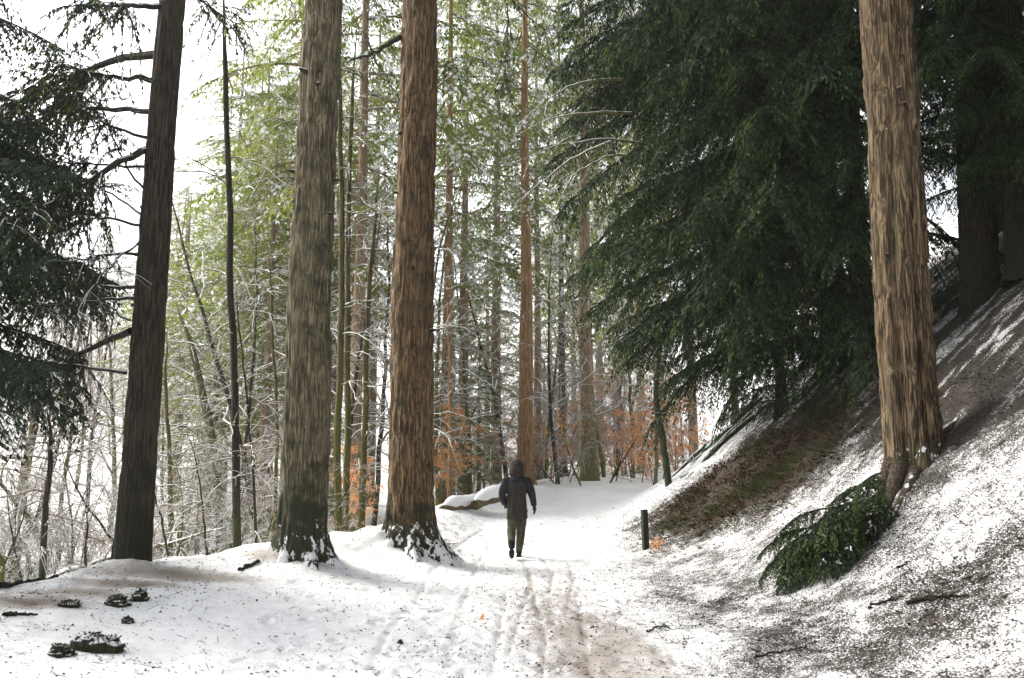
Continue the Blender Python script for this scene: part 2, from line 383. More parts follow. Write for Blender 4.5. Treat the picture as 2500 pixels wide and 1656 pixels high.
def ring_tube(cent, rad, sides, disp=None):
    """trunk surface: cent (n,3), rad (n,), horizontal rings; disp (n,sides) added to the radius"""
    n = len(cent); a = np.linspace(0, 2 * pi, sides, endpoint=False)
    R = rad[:, None] + (0 if disp is None else disp)
    V = np.stack([cent[:, None, 0] + R * np.cos(a), cent[:, None, 1] + R * np.sin(a), np.repeat(cent[:, 2:3], sides, 1)], -1).reshape(-1, 3)
    idx = np.arange(n * sides).reshape(n, sides); a0 = idx[:-1]; a1 = np.roll(a0, -1, 1); b0 = idx[1:]; b1 = np.roll(b0, -1, 1)
    F = np.stack([a0, a1, b1, b0], -1).reshape(-1, 4)
    return V, F
def trunk_mesh(name, zs, rb, taper, lean, mat, sides=110, seed=0, flare=.7, lobes=5, amp=.02, cleft=0.0, fl_h=.33, furrow=1.0):
    """zs: ring heights; radius rb at the base falling linearly by taper per metre"""
    a = np.linspace(0, 2 * pi, sides, endpoint=False)
    A, Zg = np.meshgrid(a, zs)
    cent = np.stack([lean[0] * zs + .03 * np.sin(zs * .45 + seed), lean[1] * zs + .02 * np.cos(zs * .4 + seed), zs], 1)
    rad = np.maximum(rb - taper * zs, .012)
    kf = rb * 13 * furrow; wob = .5 * (vnoise(A * 0 + 3.3 + seed, Zg * .9) - .5)
    f = np.abs(vnoise(np.cos(A + wob * .3) * kf + seed * 7, np.sin(A + wob * .3) * kf, Zg * 2.1) - .5) * 2
    f2 = np.abs(vnoise(np.cos(A) * kf * 2.1 + 31, np.sin(A) * kf * 2.1 + seed, Zg * 5) - .5) * 2
    big = vnoise(np.cos(A) * 1.3 + seed, np.sin(A) * 1.3 + 5, Zg * .45) - .5
    disp = amp * (np.minimum(f * 2.2, 1) - .7) + amp * .45 * (f2 - .4) + rb * .10 * big
    lob = .5 + .5 * np.sin(A * lobes + seed * 1.7 + .6 * np.sin(A * 2 + seed))
    fl = np.exp(-np.maximum(Zg, 0) / fl_h)
    disp += rb * flare * fl * (.45 + .9 * lob * np.minimum(1, fl * 2.2)) + .05 * fl * (fbm(np.cos(A) * 5, np.sin(A) * 5, Zg * 5) - .5)
    if cleft:
        for ca, w in ((4.15, .16), (5.0, .10)):
            d = np.angle(np.exp(1j * (A - ca + .12 * np.sin(Zg * .8)))); disp -= cleft * rb * np.exp(-(d / w) ** 2) * sstep(7, 1.0, Zg)
    V, F = ring_tube(cent, rad, sides, disp)
    return mesh_from(name, V, F, mat), cent, rad
def hero(name, label, cat, pb, pt, Y, wb, wt, mat, height=26, **kw):
    """trunk from photo pixels: base and a point near the top edge, widths in photo pixels, depth Y"""
    b = at(*pb, Y); t = at(*pt, Y); zt = t[2] - b[2]
    lean = ((t[0] - b[0]) / zt, 0)
    rb = pxm(wb, Y) / 2; rt = pxm(wt, Y * cos(PITCH) + (t[2] - CAMZ) * sin(PITCH)) / 2
    zg = min(float(H(b[0] + dx, b[1] + dy)) for dx in (-.4, 0, .4) for dy in (-.4, 0, .4)) - .12
    off = b[2] - zg
    zs = np.concatenate([np.arange(0, zt + off + .6, .035), np.arange(zt + off + 1, height, .5)])
    me, cent, rad = trunk_mesh('trunk', zs, rb, (rb - rt) / zt, lean, mat, **kw)
    root = thing(name, label, cat, (b[0], b[1], zg))
    tk = obj('trunk', me, root)
    return root, cent, rad
def add_boughs(root, n, zr, meshes, lens, base_len, az=None, r=None, tilt=(-.1, .15), lean=(0, 0)):
    r = r or np.random.default_rng(1)
    for k in range(n):
        z = zr[0] + (zr[1] - zr[0]) * (k + r.uniform(0, 1)) / n
        f = (z - zr[0]) / (zr[1] - zr[0]); L = np.interp(f, *zip(*lens)) * r.uniform(.72, 1.12)
        a = r.uniform(0, 2 * pi) if az is None else az(r, f)
        o = obj('bough', meshes[k % len(meshes)], root, (lean[0] * z, lean[1] * z, z), (r.normal(0, .12), -r.uniform(*tilt), a), L / base_len)

# --- the big foreground trunks
def crown(root, cent, n=26, z0=13.5, z1=25, seed=3):
    r = np.random.default_rng(seed)
    for k in range(n):
        z = z0 + (z1 - z0) * k / n; i = int(np.argmin(np.abs(cent[:, 2] - z)))
        L = np.interp(k / n, (0, .3, 1), (3.2, 4.2, 1.2)) * r.uniform(.8, 1.15)
        obj('bough', HIGH[k % 2], root, cent[i], (0, r.uniform(-.1, .25), k * 2.4 + r.uniform(-.5, .5)), L / 4.0)
t1, c1, r1 = hero('fir_tree', 'dark leaning fir trunk with bare limbs to its left, leftmost big trunk', 'tree', (313, 1398), (425, 0), 14.0, 86, 60, M['bark_fir_dark'], seed=1, flare=.32, amp=.02)
t2, c2, r2_ = hero('fir_tree', 'thick grey-brown fir trunk with snow-flecked flared foot, left of the walker', 'tree', (735, 1335), (792, 0), 15.0, 116, 88, M['bark_fir'], seed=2, flare=1.0, amp=.042, lobes=7)
t3, c3, r3 = hero('fir_tree', 'thick warm brown fir trunk with wide snowy root flare, nearest the walker', 'tree', (1005, 1270), (1022, 0), 17.0, 110, 84, M['bark_warm'], seed=3, flare=1.35, amp=.045, lobes=7, fl_h=.40)
tR, cR, rR = hero('fir_tree', 'massive cleft reddish-brown trunk on the right-hand bank', 'tree', (2240, 1190), (2160, 0), 13.0, 132, 118, M['bark_right'], seed=4, flare=.5, amp=.055, cleft=.30, lobes=4, fl_h=.4, furrow=.8)
tS, cS, rS = hero('fir_tree', 'dark trunk high on the bank behind the massive cleft trunk', 'tree', (2395, 735), (2365, 0), float(G(2395, 735, 12)[1]), 92, 84, M['bark_fir_dark'], seed=5, flare=.6, amp=.02)
tU, cU, rU = hero('fir_tree', 'dark trunk at the top right edge, highest on the snowy bank', 'tree', (2466, 540), (2450, 0), float(G(2466, 540, 15)[1]) - .3, 78, 70, M['bark_fir_dark'], seed=6, flare=.6, amp=.02)
for i, (a, b) in enumerate(((t1, c1), (t2, c2), (t3, c3))): crown(a, b, seed=30 + i)
crown(tR, cR, seed=35, n=22, z0=12.5)

# hanging-foliage branch through photo pixels
def smooth_poly(pts, n=14):
    pts = np.asarray(pts, float); s = np.linspace(0, 1, len(pts)); q = np.linspace(0, 1, n)
    for _ in range(3):
        new = [pts[0]]
        for a, b in zip(pts[:-1], pts[1:]): new += [a * .75 + b * .25, a * .25 + b * .75]
        pts = np.array(new + [pts[-1]])
    d = np.r_[0, np.cumsum(np.linalg.norm(np.diff(pts, axis=0), axis=1))]; d /= d[-1]
    return np.stack([np.interp(q, d, pts[:, k]) for k in range(3)], 1)
def limb(root, pix, Y0, Y1, r0, r1, fol=0.0, seed=0, mats=None, twigs=8, sl=.10, name='branch', f0=.35, hang=.8, snow=.03, tl=.7):
    r = np.random.default_rng(seed)
    n = len(pix); pts = [at(x, y, Y0 + (Y1 - Y0) * i / (n - 1)) for i, (x, y) in enumerate(pix)]
    P = smooth_poly(pts) - np.array(root.location); Lt = np.linalg.norm(np.diff(P, axis=0), axis=1).sum()
    P[1:-1] += r.normal(0, .012, (len(P) - 2, 3))
    mb = MB(); mb.add(*tubes(P, np.linspace(r0, min(r1, .007), len(P)), 7), 2)
    B, D, Ls, Mx = [], [], [], []
    for k in range(int(twigs)):
        t = r.uniform(f0, 1); i = min(int(t * 13), 12); p = P[i] + (P[i + 1] - P[i]) * (t * 13 - i)
        ax = nrm(P[i + 1] - P[i]); d = nrm(ax * r.uniform(.2, .9) + r.normal(0, .5, 3) + np.array([0, 0, -.25])); l = tl * r.uniform(.4, 1.3)
        s = np.linspace(0, 1, 6)[:, None]; q = p + d * l * s + np.array([0, 0, -hang]) * l * s * s * .6
        mb.add(*tubes(q, np.linspace(.009, .003, 6), 3), 2)
        if fol > 0 and r.uniform() < fol:
            m = int(l / .013); u = r.uniform(.1, 1, m); j = np.minimum((u * 5).astype(int), 4)
            b = q[j] + (q[j + 1] - q[j]) * (u * 5 - j)[:, None]; tg = nrm(q[j + 1] - q[j])
            dd = nrm(tg * .8 + r.normal(0, .45, (m, 3)) + np.array([0, 0, -.5]))
            B.append(b); D.append(dd); Ls.append(sl * r.uniform(.5, 1.3, m)); Mx.append(np.where(r.uniform(0, 1, m) < snow, 3, (r.uniform(0, 1, m) < .2).astype(int)))
    ms = mats or [M['left_needle'], M['far_needle2'], M['bark_dark'], M['snow']]; o = obj(name, mb.mesh('branch', ms, False), root)
    if B:
        B = np.concatenate(B); V, F = rhombs(B, np.concatenate(D), np.concatenate(Ls), np.full(len(B), .022))
        obj('foliage', mesh_from('foliage', V, F, ms, np.concatenate(Mx), False), o)['kind'] = 'stuff'
    return o
K = 2500 / 2367
def pk(*l): return [(a * K, b * K) for a, b in l]
LIMBS = [([(378, 16), (280, 12), (150, 14)], .055, .015, .8, 16), ([(366, 125), (290, 128), (200, 165), (100, 205), (0, 250)], .075, .02, .9, 34),
         ([(362, 183), (290, 180), (230, 172), (140, 152)], .05, .015, .85, 20), ([(356, 258), (260, 252), (130, 256), (60, 290), (0, 330)], .05, .012, .9, 30),
         ([(352, 322), (270, 300), (190, 255), (110, 200)], .03, .01, .8, 18), ([(346, 343), (280, 370), (200, 425), (100, 480), (0, 520)], .06, .02, .9, 30),
         ([(342, 386), (240, 380), (140, 375), (50, 360)], .025, .008, .85, 22), ([(336, 440), (300, 400), (262, 330), (230, 240)], .02, .008, .5, 12),
         ([(333, 500), (270, 455), (210, 420), (120, 405), (80, 430)], .022, .008, .8, 18), ([(330, 522), (250, 505), (170, 490), (80, 485)], .025, .008, .9, 22),
         ([(320, 590), (250, 585), (190, 605), (110, 606)], .025, .008, .15, 14), ([(312, 664), (220, 664), (140, 666), (60, 662)], .03, .008, .2, 14),
         ([(309, 690), (220, 696), (130, 706), (70, 712)], .028, .008, .3, 14), ([(302, 765), (240, 790), (170, 830), (60, 865), (-20, 880)], .055, .02, .9, 30),
         ([(292, 862), (200, 850), (120, 838), (40, 838)], .028, .008, .6, 16), ([(322, 560), (270, 600), (210, 660), (180, 730)], .02, .006, .1, 10), ([(300, 740), (230, 690), (160, 650), (110, 640)], .018, .006, .1, 10)]
for i, (p, a, b, f, tw) in enumerate(LIMBS):
    limb(t1, pk(*p), 14.0, 14.0 + (-2.2, 1.6, -.6, 2.4, .4)[i % 5], a, b, f, 300 + i, twigs=tw * 2.6, tl=.8)
# fir sprays to the right of the leaning trunk and the branch from the warm trunk towards its neighbour
limb(t1, pk((400, -20), (450, -10), (500, 30), (560, 60)), 14, 16.5, .03, .008, .9, 340, twigs=30)
limb(t3, pk((925, 85), (880, 112), (830, 135), (775, 148)), 17, 16.2, .055, .03, .0, 341, twigs=8, f0=.1, tl=.6)
limb(t3, pk((930, 250), (900, 190), (860, 130), (840, 70)), 17, 18, .02, .01, .0, 342, twigs=6)
limb(t3, pk((985, 230), (1010, 200), (1060, 160), (1130, 110)), 17, 19, .02, .008, .7, 343, twigs=12)
for i, (a, b) in enumerate((((1170, -20), (1220, 40)), ((1180, -30), (1172, 110)))):
    limb(t3, pk((1010, -60), a, b, (b[0] + 60 - i * 70, b[1] + 45 + i * 70)), 17, 18, .02, .006, .55, 350 + i, twigs=14, f0=.5, hang=1.2)
# knots and broken stubs on the two middle trunks
for root, cent, rad, sd in ((t2, c2, r2_, 1), (t3, c3, r3, 2), (tR, cR, rR, 3)):
    r = np.random.default_rng(sd)
    for k in range(7 if sd < 3 else 3):
        z = r.uniform(2.5, 9.5); i = int(np.argmin(np.abs(cent[:, 2] - z))); a = r.uniform(pi, 2 * pi)
        d = np.array([cos(a), sin(a), r.uniform(-.2, .3)]); p = cent[i] + d * rad[i] * .9
        s = np.linspace(0, 1, 4)[:, None]; ln = r.uniform(.05, .16)
        obj('branch_stub', mesh_from('branch_stub', *tubes(p + d * s * ln, np.array([.045, .04, .03, .008]) * r.uniform(.6, 1.1), 7), M['bark_dark']), root)
# roots gripping the bank below the cleft trunk
def root_tube(root, pix, Ys, r0, r1, mat, name='root'):
    pts = [at(x, y, Y) for (x, y), Y in zip(pix, Ys)]
    P = smooth_poly(pts, 16)
    P[:, 2] = np.maximum(P[:, 2], H(P[:, 0], P[:, 1]) - .03)
    V, F = tubes(P - np.array(root.location), np.linspace(r0, r1, 16), 10)
    V += (np.stack([vnoise(V[:, 0] * 9, V[:, 1] * 9, V[:, 2] * 9)] * 3, 1) - .5) * .05
    return obj(name, mesh_from('root', V, F, mat), root)
M['root'] = m_bark('root_bark', (.03, .024, .016), (.10, .075, .05), snow_top=True, snow_amt=.02)
root_tube(tR, [(2200, 1120), (2185, 1190), (2160, 1270), (2140, 1330)], (12.9, 12.6, 12.2, 11.8), .13, .05, M['root'])
root_tube(tR, [(2235, 1150), (2225, 1230), (2190, 1300), (2170, 1340)], (12.7, 12.4, 12.0, 11.7), .11, .04, M['root'])
root_tube(tR, [(2180, 1130), (2160, 1180), (2140, 1230)], (12.9, 12.8, 12.7), .12, .05, M['root'])
root_tube(tR, [(2290, 1090), (2320, 1110), (2350, 1120)], (13, 13.1, 13.2), .12, .03, M['root'])

# --- dark hemlocks of the bank, and the dark conifer off the left edge
def hemlock(label, x, y, height, rb, n, zr, lens, meshes, base_len, az=None, seed=1, tilt=(-.1, .2), mat='bark_fir_dark', group=None, name='hemlock_tree'):
    z = float(H(x, y)) - .1; root = thing(name, label, 'tree', (x, y, z), group)
    zs = np.arange(0, height, .25)
    me, cent, rad = trunk_mesh('trunk', zs, rb, rb / height, (0, 0), M[mat], sides=24, seed=seed, flare=.5)
    obj('trunk', me, root); add_boughs(root, n, zr, meshes, lens, base_len, az, np.random.default_rng(seed), tilt)
    return root
azl = lambda r, f: (r.normal(pi + .45, .75) if r.uniform() < .78 else r.uniform(0, 2 * pi))
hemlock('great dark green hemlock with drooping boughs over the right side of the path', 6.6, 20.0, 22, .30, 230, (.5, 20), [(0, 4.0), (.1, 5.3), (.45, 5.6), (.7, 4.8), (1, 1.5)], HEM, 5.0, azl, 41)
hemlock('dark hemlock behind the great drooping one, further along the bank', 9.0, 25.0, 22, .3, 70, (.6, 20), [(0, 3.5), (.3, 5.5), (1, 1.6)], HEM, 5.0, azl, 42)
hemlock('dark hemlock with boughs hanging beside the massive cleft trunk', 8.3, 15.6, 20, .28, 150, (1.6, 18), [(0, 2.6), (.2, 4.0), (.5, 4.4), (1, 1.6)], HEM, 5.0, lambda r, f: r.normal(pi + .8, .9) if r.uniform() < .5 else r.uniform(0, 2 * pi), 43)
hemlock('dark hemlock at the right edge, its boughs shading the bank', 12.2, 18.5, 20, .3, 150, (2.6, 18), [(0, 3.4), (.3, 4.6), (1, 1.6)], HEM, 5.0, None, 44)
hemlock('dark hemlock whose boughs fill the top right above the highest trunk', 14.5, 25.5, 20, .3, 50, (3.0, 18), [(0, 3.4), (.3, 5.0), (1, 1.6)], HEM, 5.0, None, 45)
for x_, y_, lab in ((11.0, 12.0, 'unseen dark hemlock outside the right edge, nearer than the cleft trunk'), (15.5, 15.5, 'unseen dark hemlock outside the right edge, higher up the bank'), (9.0, 6.5, 'unseen dark hemlock outside the right edge, close beside the viewer'), (15, 9.5, 'unseen dark hemlock outside the right edge, upslope of the viewer')):  # unseen trees of the wood, added so their canopy shades the bank
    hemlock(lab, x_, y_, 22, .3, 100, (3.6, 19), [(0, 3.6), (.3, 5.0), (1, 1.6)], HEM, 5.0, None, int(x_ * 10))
for x_, y_, lab in ((4.5, -4.0, 'unseen dark hemlock behind the viewer on the right of the path'), (10.5, -1.0, 'unseen dark hemlock behind the viewer, up the right bank'), (0.5, -11.0, 'unseen dark hemlock further back behind the viewer'), (-6.0, -6.0, 'unseen dark hemlock behind the viewer on the left of the path'), (8.0, -10.0, 'unseen dark hemlock behind the viewer, far up the right bank')):  # more of the wood out of view, added to dim foreground and right side
    hemlock(lab, x_, y_, 22, .3, 46, (3.0, 20), [(0, 3.6), (.3, 5.0), (1, 1.6)], HEM, 5.0, None, int(x_ * 10 + 200))
hemlock('young dark hemlock low on the bank under the great one', 5.6, 20.6, 9, .12, 46, (.2, 7.5), [(0, 1.6), (.4, 2.4), (1, .7)], HEM, 5.0, lambda r, f: r.normal(pi + .6, 1.1), 47)
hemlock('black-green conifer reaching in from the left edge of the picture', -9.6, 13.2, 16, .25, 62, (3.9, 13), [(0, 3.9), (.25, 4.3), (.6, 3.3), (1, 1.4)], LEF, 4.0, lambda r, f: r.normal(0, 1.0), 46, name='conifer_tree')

# ------------------------------------------------------------------ background conifers (prototypes, then copies)
def xf(V, sc, rz, tilt, loc):
    m = Matrix.Translation(loc) @ Matrix.Rotation(rz, 4, 'Z') @ Matrix.Rotation(tilt, 4, 'Y') @ Matrix.Scale(sc, 4)
    m = np.array(m); return V @ m[:3, :3].T + m[:3, 3]
FAR_B = [mbcat(bough_arrays(4.0, 400 + k, n2=13, step=.13, sl=.30, sw=.085, droop=.22 + .05 * k, hang=.7, w2=.34, snow=.30, lit=.5)) for k in range(4)]
def far_conifer(seed, height=28, z0=4.5, n=72, lmax=4.2, needle='far_needle', bark='bark_far', dead=34):
    r = np.random.default_rng(seed); V, F, Mi, nn = [], [], [], 0
    for k in range(n):
        f = (k + r.uniform(0, 1)) / n; z = z0 + (height - .3 - z0) * f ** .72
        L = np.interp(f, (0, .15, .45, .8, 1), (.55, 1, .85, .5, .16)) * lmax * r.uniform(.6, 1.1)
        a, b, c = FAR_B[k % 4]
        V.append(xf(a, L / 4.0, k * 2.4 + r.normal(0, .5), r.uniform(-.05, .3), (0, 0, z)))
        for q in b: F.append(q + nn)
        Mi.append(c); nn += len(a)
    crown_me = mesh_from('crown', np.concatenate(V), F, [M[needle], M['far_needle2'], M['twig'], M['snow']], np.concatenate(Mi), False)
    zs = np.concatenate([np.arange(0, 14, .25), np.arange(14, height - .8, .8)])
    tme, cent, rad = trunk_mesh('trunk', zs, .27, .26 / height, (0, 0), M[bark], sides=26, seed=seed, flare=.5, amp=.012, lobes=4)
    P = []; R = []
    for k in range(dead):
        z = r.uniform(1.6, z0 + 7); a = r.uniform(0, 2 * pi); l = r.uniform(.8, 2.4); s = np.linspace(0, 1, 6)[:, None]
        d = np.array([cos(a), sin(a), r.uniform(-.1, .25)])
        p = np.array([0, 0, z]) + d * l * s + np.array([0, 0, -.35]) * l * s * s + np.r_[np.zeros((1, 3)), r.normal(0, .03, (5, 3))]
        P.append(p); R.append(np.linspace(.022, .006, 6))
        for j in range(4):
            i = r.integers(1, 5); d2 = nrm(d + r.normal(0, .6, 3)); P.append(p[i] + d2 * l * .4 * s + np.array([0, 0, -.2]) * s * s); R.append(np.linspace(.011, .004, 6))
    dme = mesh_from('dead_branches', *tubes(np.array(P), np.array(R), 4), M['twig'])
    return crown_me, tme, dme
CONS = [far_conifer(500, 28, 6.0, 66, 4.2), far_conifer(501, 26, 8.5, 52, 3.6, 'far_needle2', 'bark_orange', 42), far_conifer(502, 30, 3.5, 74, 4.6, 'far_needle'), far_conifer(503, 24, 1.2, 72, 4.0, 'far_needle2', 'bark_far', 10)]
protos = {}
def conifer(kind, x, y, label, group=None, h=1.0, diam=None, rot=0, wide=1.0, z=None, bark=None):
    key = (kind, bark)
    if key not in protos:
        r0 = bpy.data.objects.new('conifer_tree', None); C.objects.link(r0); cm, tm, dm = CONS[kind]
        obj('crown', cm, r0)
        if bark: tm = tm.copy(); tm.materials[0] = M[bark]
        obj('trunk', tm, r0); obj('dead_branches', dm, r0)['kind'] = 'stuff'; protos[key] = r0; root = r0
    else: root = copy_tree(protos[key])
    root.location = (x, y, float(H(x, y)) - .12); root.rotation_euler = (0, 0, rot); root.scale = (1, 1, 1)
    for ch in root.children:
        nm = ch.name.split('.')[0]
        s = (diam / .54) if (diam and nm == 'trunk') else wide
        ch.scale = (s, s, h)
    root['label'] = label; root['category'] = 'tree'
    if group: root['group'] = group
    elif 'group' in root: del root['group']
    return root
def region(px):
    return ('at far left behind the leaning trunk' if px < 330 else 'between the leaning trunk and the thick grey-brown trunk' if px < 700 else
            'between the two thick snow-footed trunks' if px < 960 else 'beyond the path, left of the orange-barked trunk' if px < 1270 else
            'beyond the path, right of the orange-barked trunk' if px < 1480 else 'beyond the bank at the hemlock tips')
def X(px, Y): return (px - CX) / FPX * Y * 1.012
NAMED = [(0, 872, 28, .44, 'slim reddish conifer trunk between the two thick snow-footed trunks', None, 1.0),
         (1, 1092, 33, .42, 'straight grey-brown conifer trunk just right of the warm brown trunk', None, 1.0),
         (0, 1132, 38, .46, 'pale conifer trunk beside the bright sky gap', None, .95),
         (2, 1212, 43, .52, 'conifer trunk with low snowy boughs left of the orange-barked trunk', None, 1.0),
         (1, 1284, 36, .56, 'orange-barked conifer trunk rising behind the walker\'s hood', 'bark_orange', 1.1),
         (1, 1312, 46, .42, 'thin grey conifer trunk close behind the orange-barked trunk', 'bark_far', 1.1),
         (0, 1372, 48, .40, 'slender dark conifer trunk midway between orange-barked and green-footed trunks', 'bark_fir_dark', 1.05),
         (1, 1432, 39, .66, 'straight conifer trunk with greenish foot at the end of the white path', 'bark_far', 1.1),
         (0, 1462, 58, .5, 'distant conifer trunk right behind the green-footed one', None, 1.05),
         (2, 1560, 52, .5, 'distant conifer behind the orange beech leaves, left of the hemlock tips', None, 1.0)]
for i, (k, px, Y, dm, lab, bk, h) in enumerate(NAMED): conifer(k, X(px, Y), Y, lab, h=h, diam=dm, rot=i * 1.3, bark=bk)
GL = 'pale snow-dusted background conifer '
r = np.random.default_rng(77)
SPOTS = [(700, 46, .8), (620, 40, .66), (800, 38, .82), (900, 45, .95), (1500, 66, 1.1), (1620, 60, 1.1), (1700, 50, 1.1), (420, 78, .66), (340, 88, .6), (250, 95, .6), (150, 90, .55), (60, 96, .6), (-60, 88, .6), (660, 70, 1.0), (1560, 80, 1.1), (1800, 62, 1.1), (1950, 55, 1.1), (540, 90, .8), (655, 31, .5), (590, 34, .55), (500, 38, .5), (690, 38, .62), (450, 44, .5), (850, 33, .7), (380, 60, .5), (690, 30, .9), (640, 45, .95), (735, 52, 1.1), (560, 40, .72), (500, 47, .66), (600, 58, .9), (450, 55, .6), (1345, 66, .7), (1190, 58, .6), (1400, 60, .55), (1270, 56, .4), (1500, 58, .5), (1110, 47, .4), (1330, 52, .3)]
for i, (px, Y, h) in enumerate(SPOTS):
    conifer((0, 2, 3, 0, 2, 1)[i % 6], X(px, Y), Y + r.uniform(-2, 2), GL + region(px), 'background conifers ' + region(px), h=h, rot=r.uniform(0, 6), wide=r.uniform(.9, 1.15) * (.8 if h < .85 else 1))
conifer(3, X(505, 26), 26, 'small young fir with snowy tiers low between leaning and thick trunks', h=.17, wide=.32, diam=.10)
conifer(3, X(1170, 38), 38, 'young green fir thicket tree left of the walker behind the snowy log', h=.30, wide=.5, diam=.2)
conifer(3, X(1085, 32), 32, 'short bushy fir beside the foot of the warm brown trunk', h=.22, wide=.42, diam=.15)

# ------------------------------------------------------------------ bare snowy broadleaves
def bare_arrays(seed, height=8, r0=.06, n1=16, n2=7, n3=4, l1=.38, up=.35, sway=.25, droop=.15, first=.2, mat=0, leaf=0.0, lw=.05):
    r = np.random.default_rng(seed); mb = MB()
    t = np.linspace(0, 1, 14)
    ph = r.uniform(0, 6, 4)
    S = np.stack([sway * height * .12 * (np.sin(t * 2.5 + ph[0]) - np.sin(ph[0])) , sway * height * .12 * (np.sin(t * 2.2 + ph[1]) - np.sin(ph[1])), t * height], 1)
    S[1:] += r.normal(0, .015 * height * .15, (13, 3)) * np.array([1, 1, 0])
    tr = tubes(S, r0 * (1 - .88 * t), 8)
    def kids(P, Rr, n, lfac, first, upv, npts):
        out = []; rad = []
        for p, rr in zip(P, Rr):
            m = len(p); seg = np.linalg.norm(p[-1] - p[0])
            for k in range(n):
                u = first + (1 - first) * (k + r.uniform(0, 1)) / n; u = min(u, .99); i = min(int(u * (m - 1)), m - 2)
                b = p[i] + (p[i + 1] - p[i]) * (u * (m - 1) - i); ax = nrm(p[i + 1] - p[i])
                d = r.normal(0, 1, 3); d -= ax * (d @ ax); d = nrm(nrm(d) * .85 + ax * .45 + np.array([0, 0, upv])); l = seg * lfac * (1.1 - .65 * u) * r.uniform(.6, 1.3)
                s = np.linspace(0, 1, npts)[:, None]
                q = b + d * l * s + np.array([0, 0, -droop]) * l * s * s * 1.2 + np.cumsum(np.r_[np.zeros((1, 3)), r.normal(0, .035 * l, (npts - 1, 3))], 0)
                out.append(q); rad.append(max(.004, min(rr[i] * .5, .02 + .01 * l)) * np.linspace(1, .35, npts))
        return np.array(out), np.array(rad)
    P1, R1 = kids(S[None], np.array([r0 * (1 - .88 * t)]), n1, l1, first, up, 8); mb.add(*tubes(P1, R1, 5), 1)
    P2, R2 = kids(P1, R1, n2, .5, .2, up * .5, 6); mb.add(*tubes(P2, R2, 4), 1)
    if n3: P3, R3 = kids(P2, R2, n3, .5, .2, .1, 4); R3 = np.maximum(R3, .0035); mb.add(*tubes(P3, R3, 3), 1)
    lf = None
    if leaf:
        src = P3 if n3 else P2
        p = src[r.uniform(0, 1, len(src)) < leaf]; p = np.repeat(p[:, 1:], 2, 1).reshape(-1, 3); n = len(p)
        d = nrm(r.normal(0, 1, (n, 3)) + np.array([0, 0, -.5]))
        lf = rhombs(p + r.normal(0, .03, (n, 3)), d, lw * 1.6 * r.uniform(.7, 1.3, n), lw * r.uniform(.7, 1.2, n), .8)
    return mb, lf, tr
def bare_proto(seed, mats, **kw):
    mb, lf, tr = bare_arrays(seed, **kw)
    return mb.mesh('crown', mats), mesh_from('trunk', tr[0], tr[1], mats[0]), (mesh_from('leaves', lf[0], lf[1], M['beech'], None, False) if lf is not None else None)
TW = [M['bark_dark'], M['twig']]; TG = [M['bark_mossy'], M['twig_green']]
BARE = [bare_proto(600 + k, (TG, TW, TG, TW)[k], height=8, r0=.07, n1=18, n2=7, n3=4, l1=.34, sway=.5) for k in range(4)]
SHRUB = [bare_proto(620 + k, (TW, TG, TW)[k], height=2.6, r0=.028, n1=14, n2=6, n3=3, l1=.6, sway=1.4, first=.06, up=.1, droop=.4) for k in range(3)]
BEECH = [bare_proto(640 + k, TW, height=3.4, r0=.03, n1=16, n2=7, n3=3, l1=.5, sway=.6, first=.15, up=.05, droop=.1, leaf=.55, lw=.065) for k in range(2)]
def bare(me, x, y, name, label, cat, group=None, sc=1.0, rot=0.0, tilt=(0, 0), part='stem'):
    z = float(H(x, y)) - .05
    o = thing(name, label, cat, (x, y, z), group, None, (tilt[0], tilt[1], rot), sc)
    obj('trunk', me[1], o); obj('crown', me[0], o)
    if me[2]: obj('leaves', me[2], o)['kind'] = 'stuff'
    return o

# slender stems that can be told apart: photo pixels at a depth
def stem(label, pix, Y, r0, r1, mats, seed, n1=18, l1=.9, up=.3, name='sapling', top=None, side=None):
    r = np.random.default_rng(seed)
    pts = [at(a * K, b * K, Y) for a, b in pix]; b0 = pts[0].copy(); zg = float(H(b0[0], b0[1])) - .08; pts[0][2] = zg
    P = smooth_poly(pts, 22); base = P[0].copy(); P -= base
    P[1:] += np.cumsum(r.normal(0, .012, (21, 3)), 0) * np.array([1, 1, 0])
    root = thing(name, label, 'tree', base)
    R = np.linspace(r0, r1, 22); R[-5:] = np.linspace(R[-5], .005, 5); V, F = tubes(P, R, 9)
    obj('stem', mesh_from('stem', V, F, mats[0]), root)
    for k in range(n1):
        Pb, Rb = [], []
        u = r.uniform(.15, .98); i = int(u * 21); i = min(i, 20); a = r.uniform(0, 2 * pi) if side is None else r.normal(side, .8)
        d = nrm(np.array([cos(a), sin(a), r.uniform(-.1, up * 2)])); l = l1 * r.uniform(.4, 1.5); s = np.linspace(0, 1, 8)[:, None]
        q = P[i] + d * l * s + np.array([0, 0, -.45]) * l * s * s + np.cumsum(np.r_[np.zeros((1, 3)), r.normal(0, .03 * l, (7, 3))], 0)
        Pb.append(q); Rb.append(np.linspace(.016, .006, 8))
        for j in range(5):
            i2 = r.integers(2, 7); d2 = nrm(d * .8 + r.normal(0, .5, 3)); Pb.append(q[i2] + d2 * l * .45 * s + np.array([0, 0, -.1]) * s * s); Rb.append(np.linspace(.008, .004, 8))
        obj('branch', mesh_from('branch', *tubes(np.array(Pb), np.array(Rb), 4), mats[1]), root)
    return root
stem('tall straight dark stem standing between the leaning trunk and the thick trunk', [(552, 1285), (545, 900), (535, 500), (524, 200), (518, -80)], 17.5, .075, .045, TW, 1, 26, 1.3)
stem('very thin dark stem leaning to the tall straight dark stem', [(600, 1262), (590, 1050), (570, 850), (556, 660)], 17.2, .028, .012, TW, 2, 8, .5)
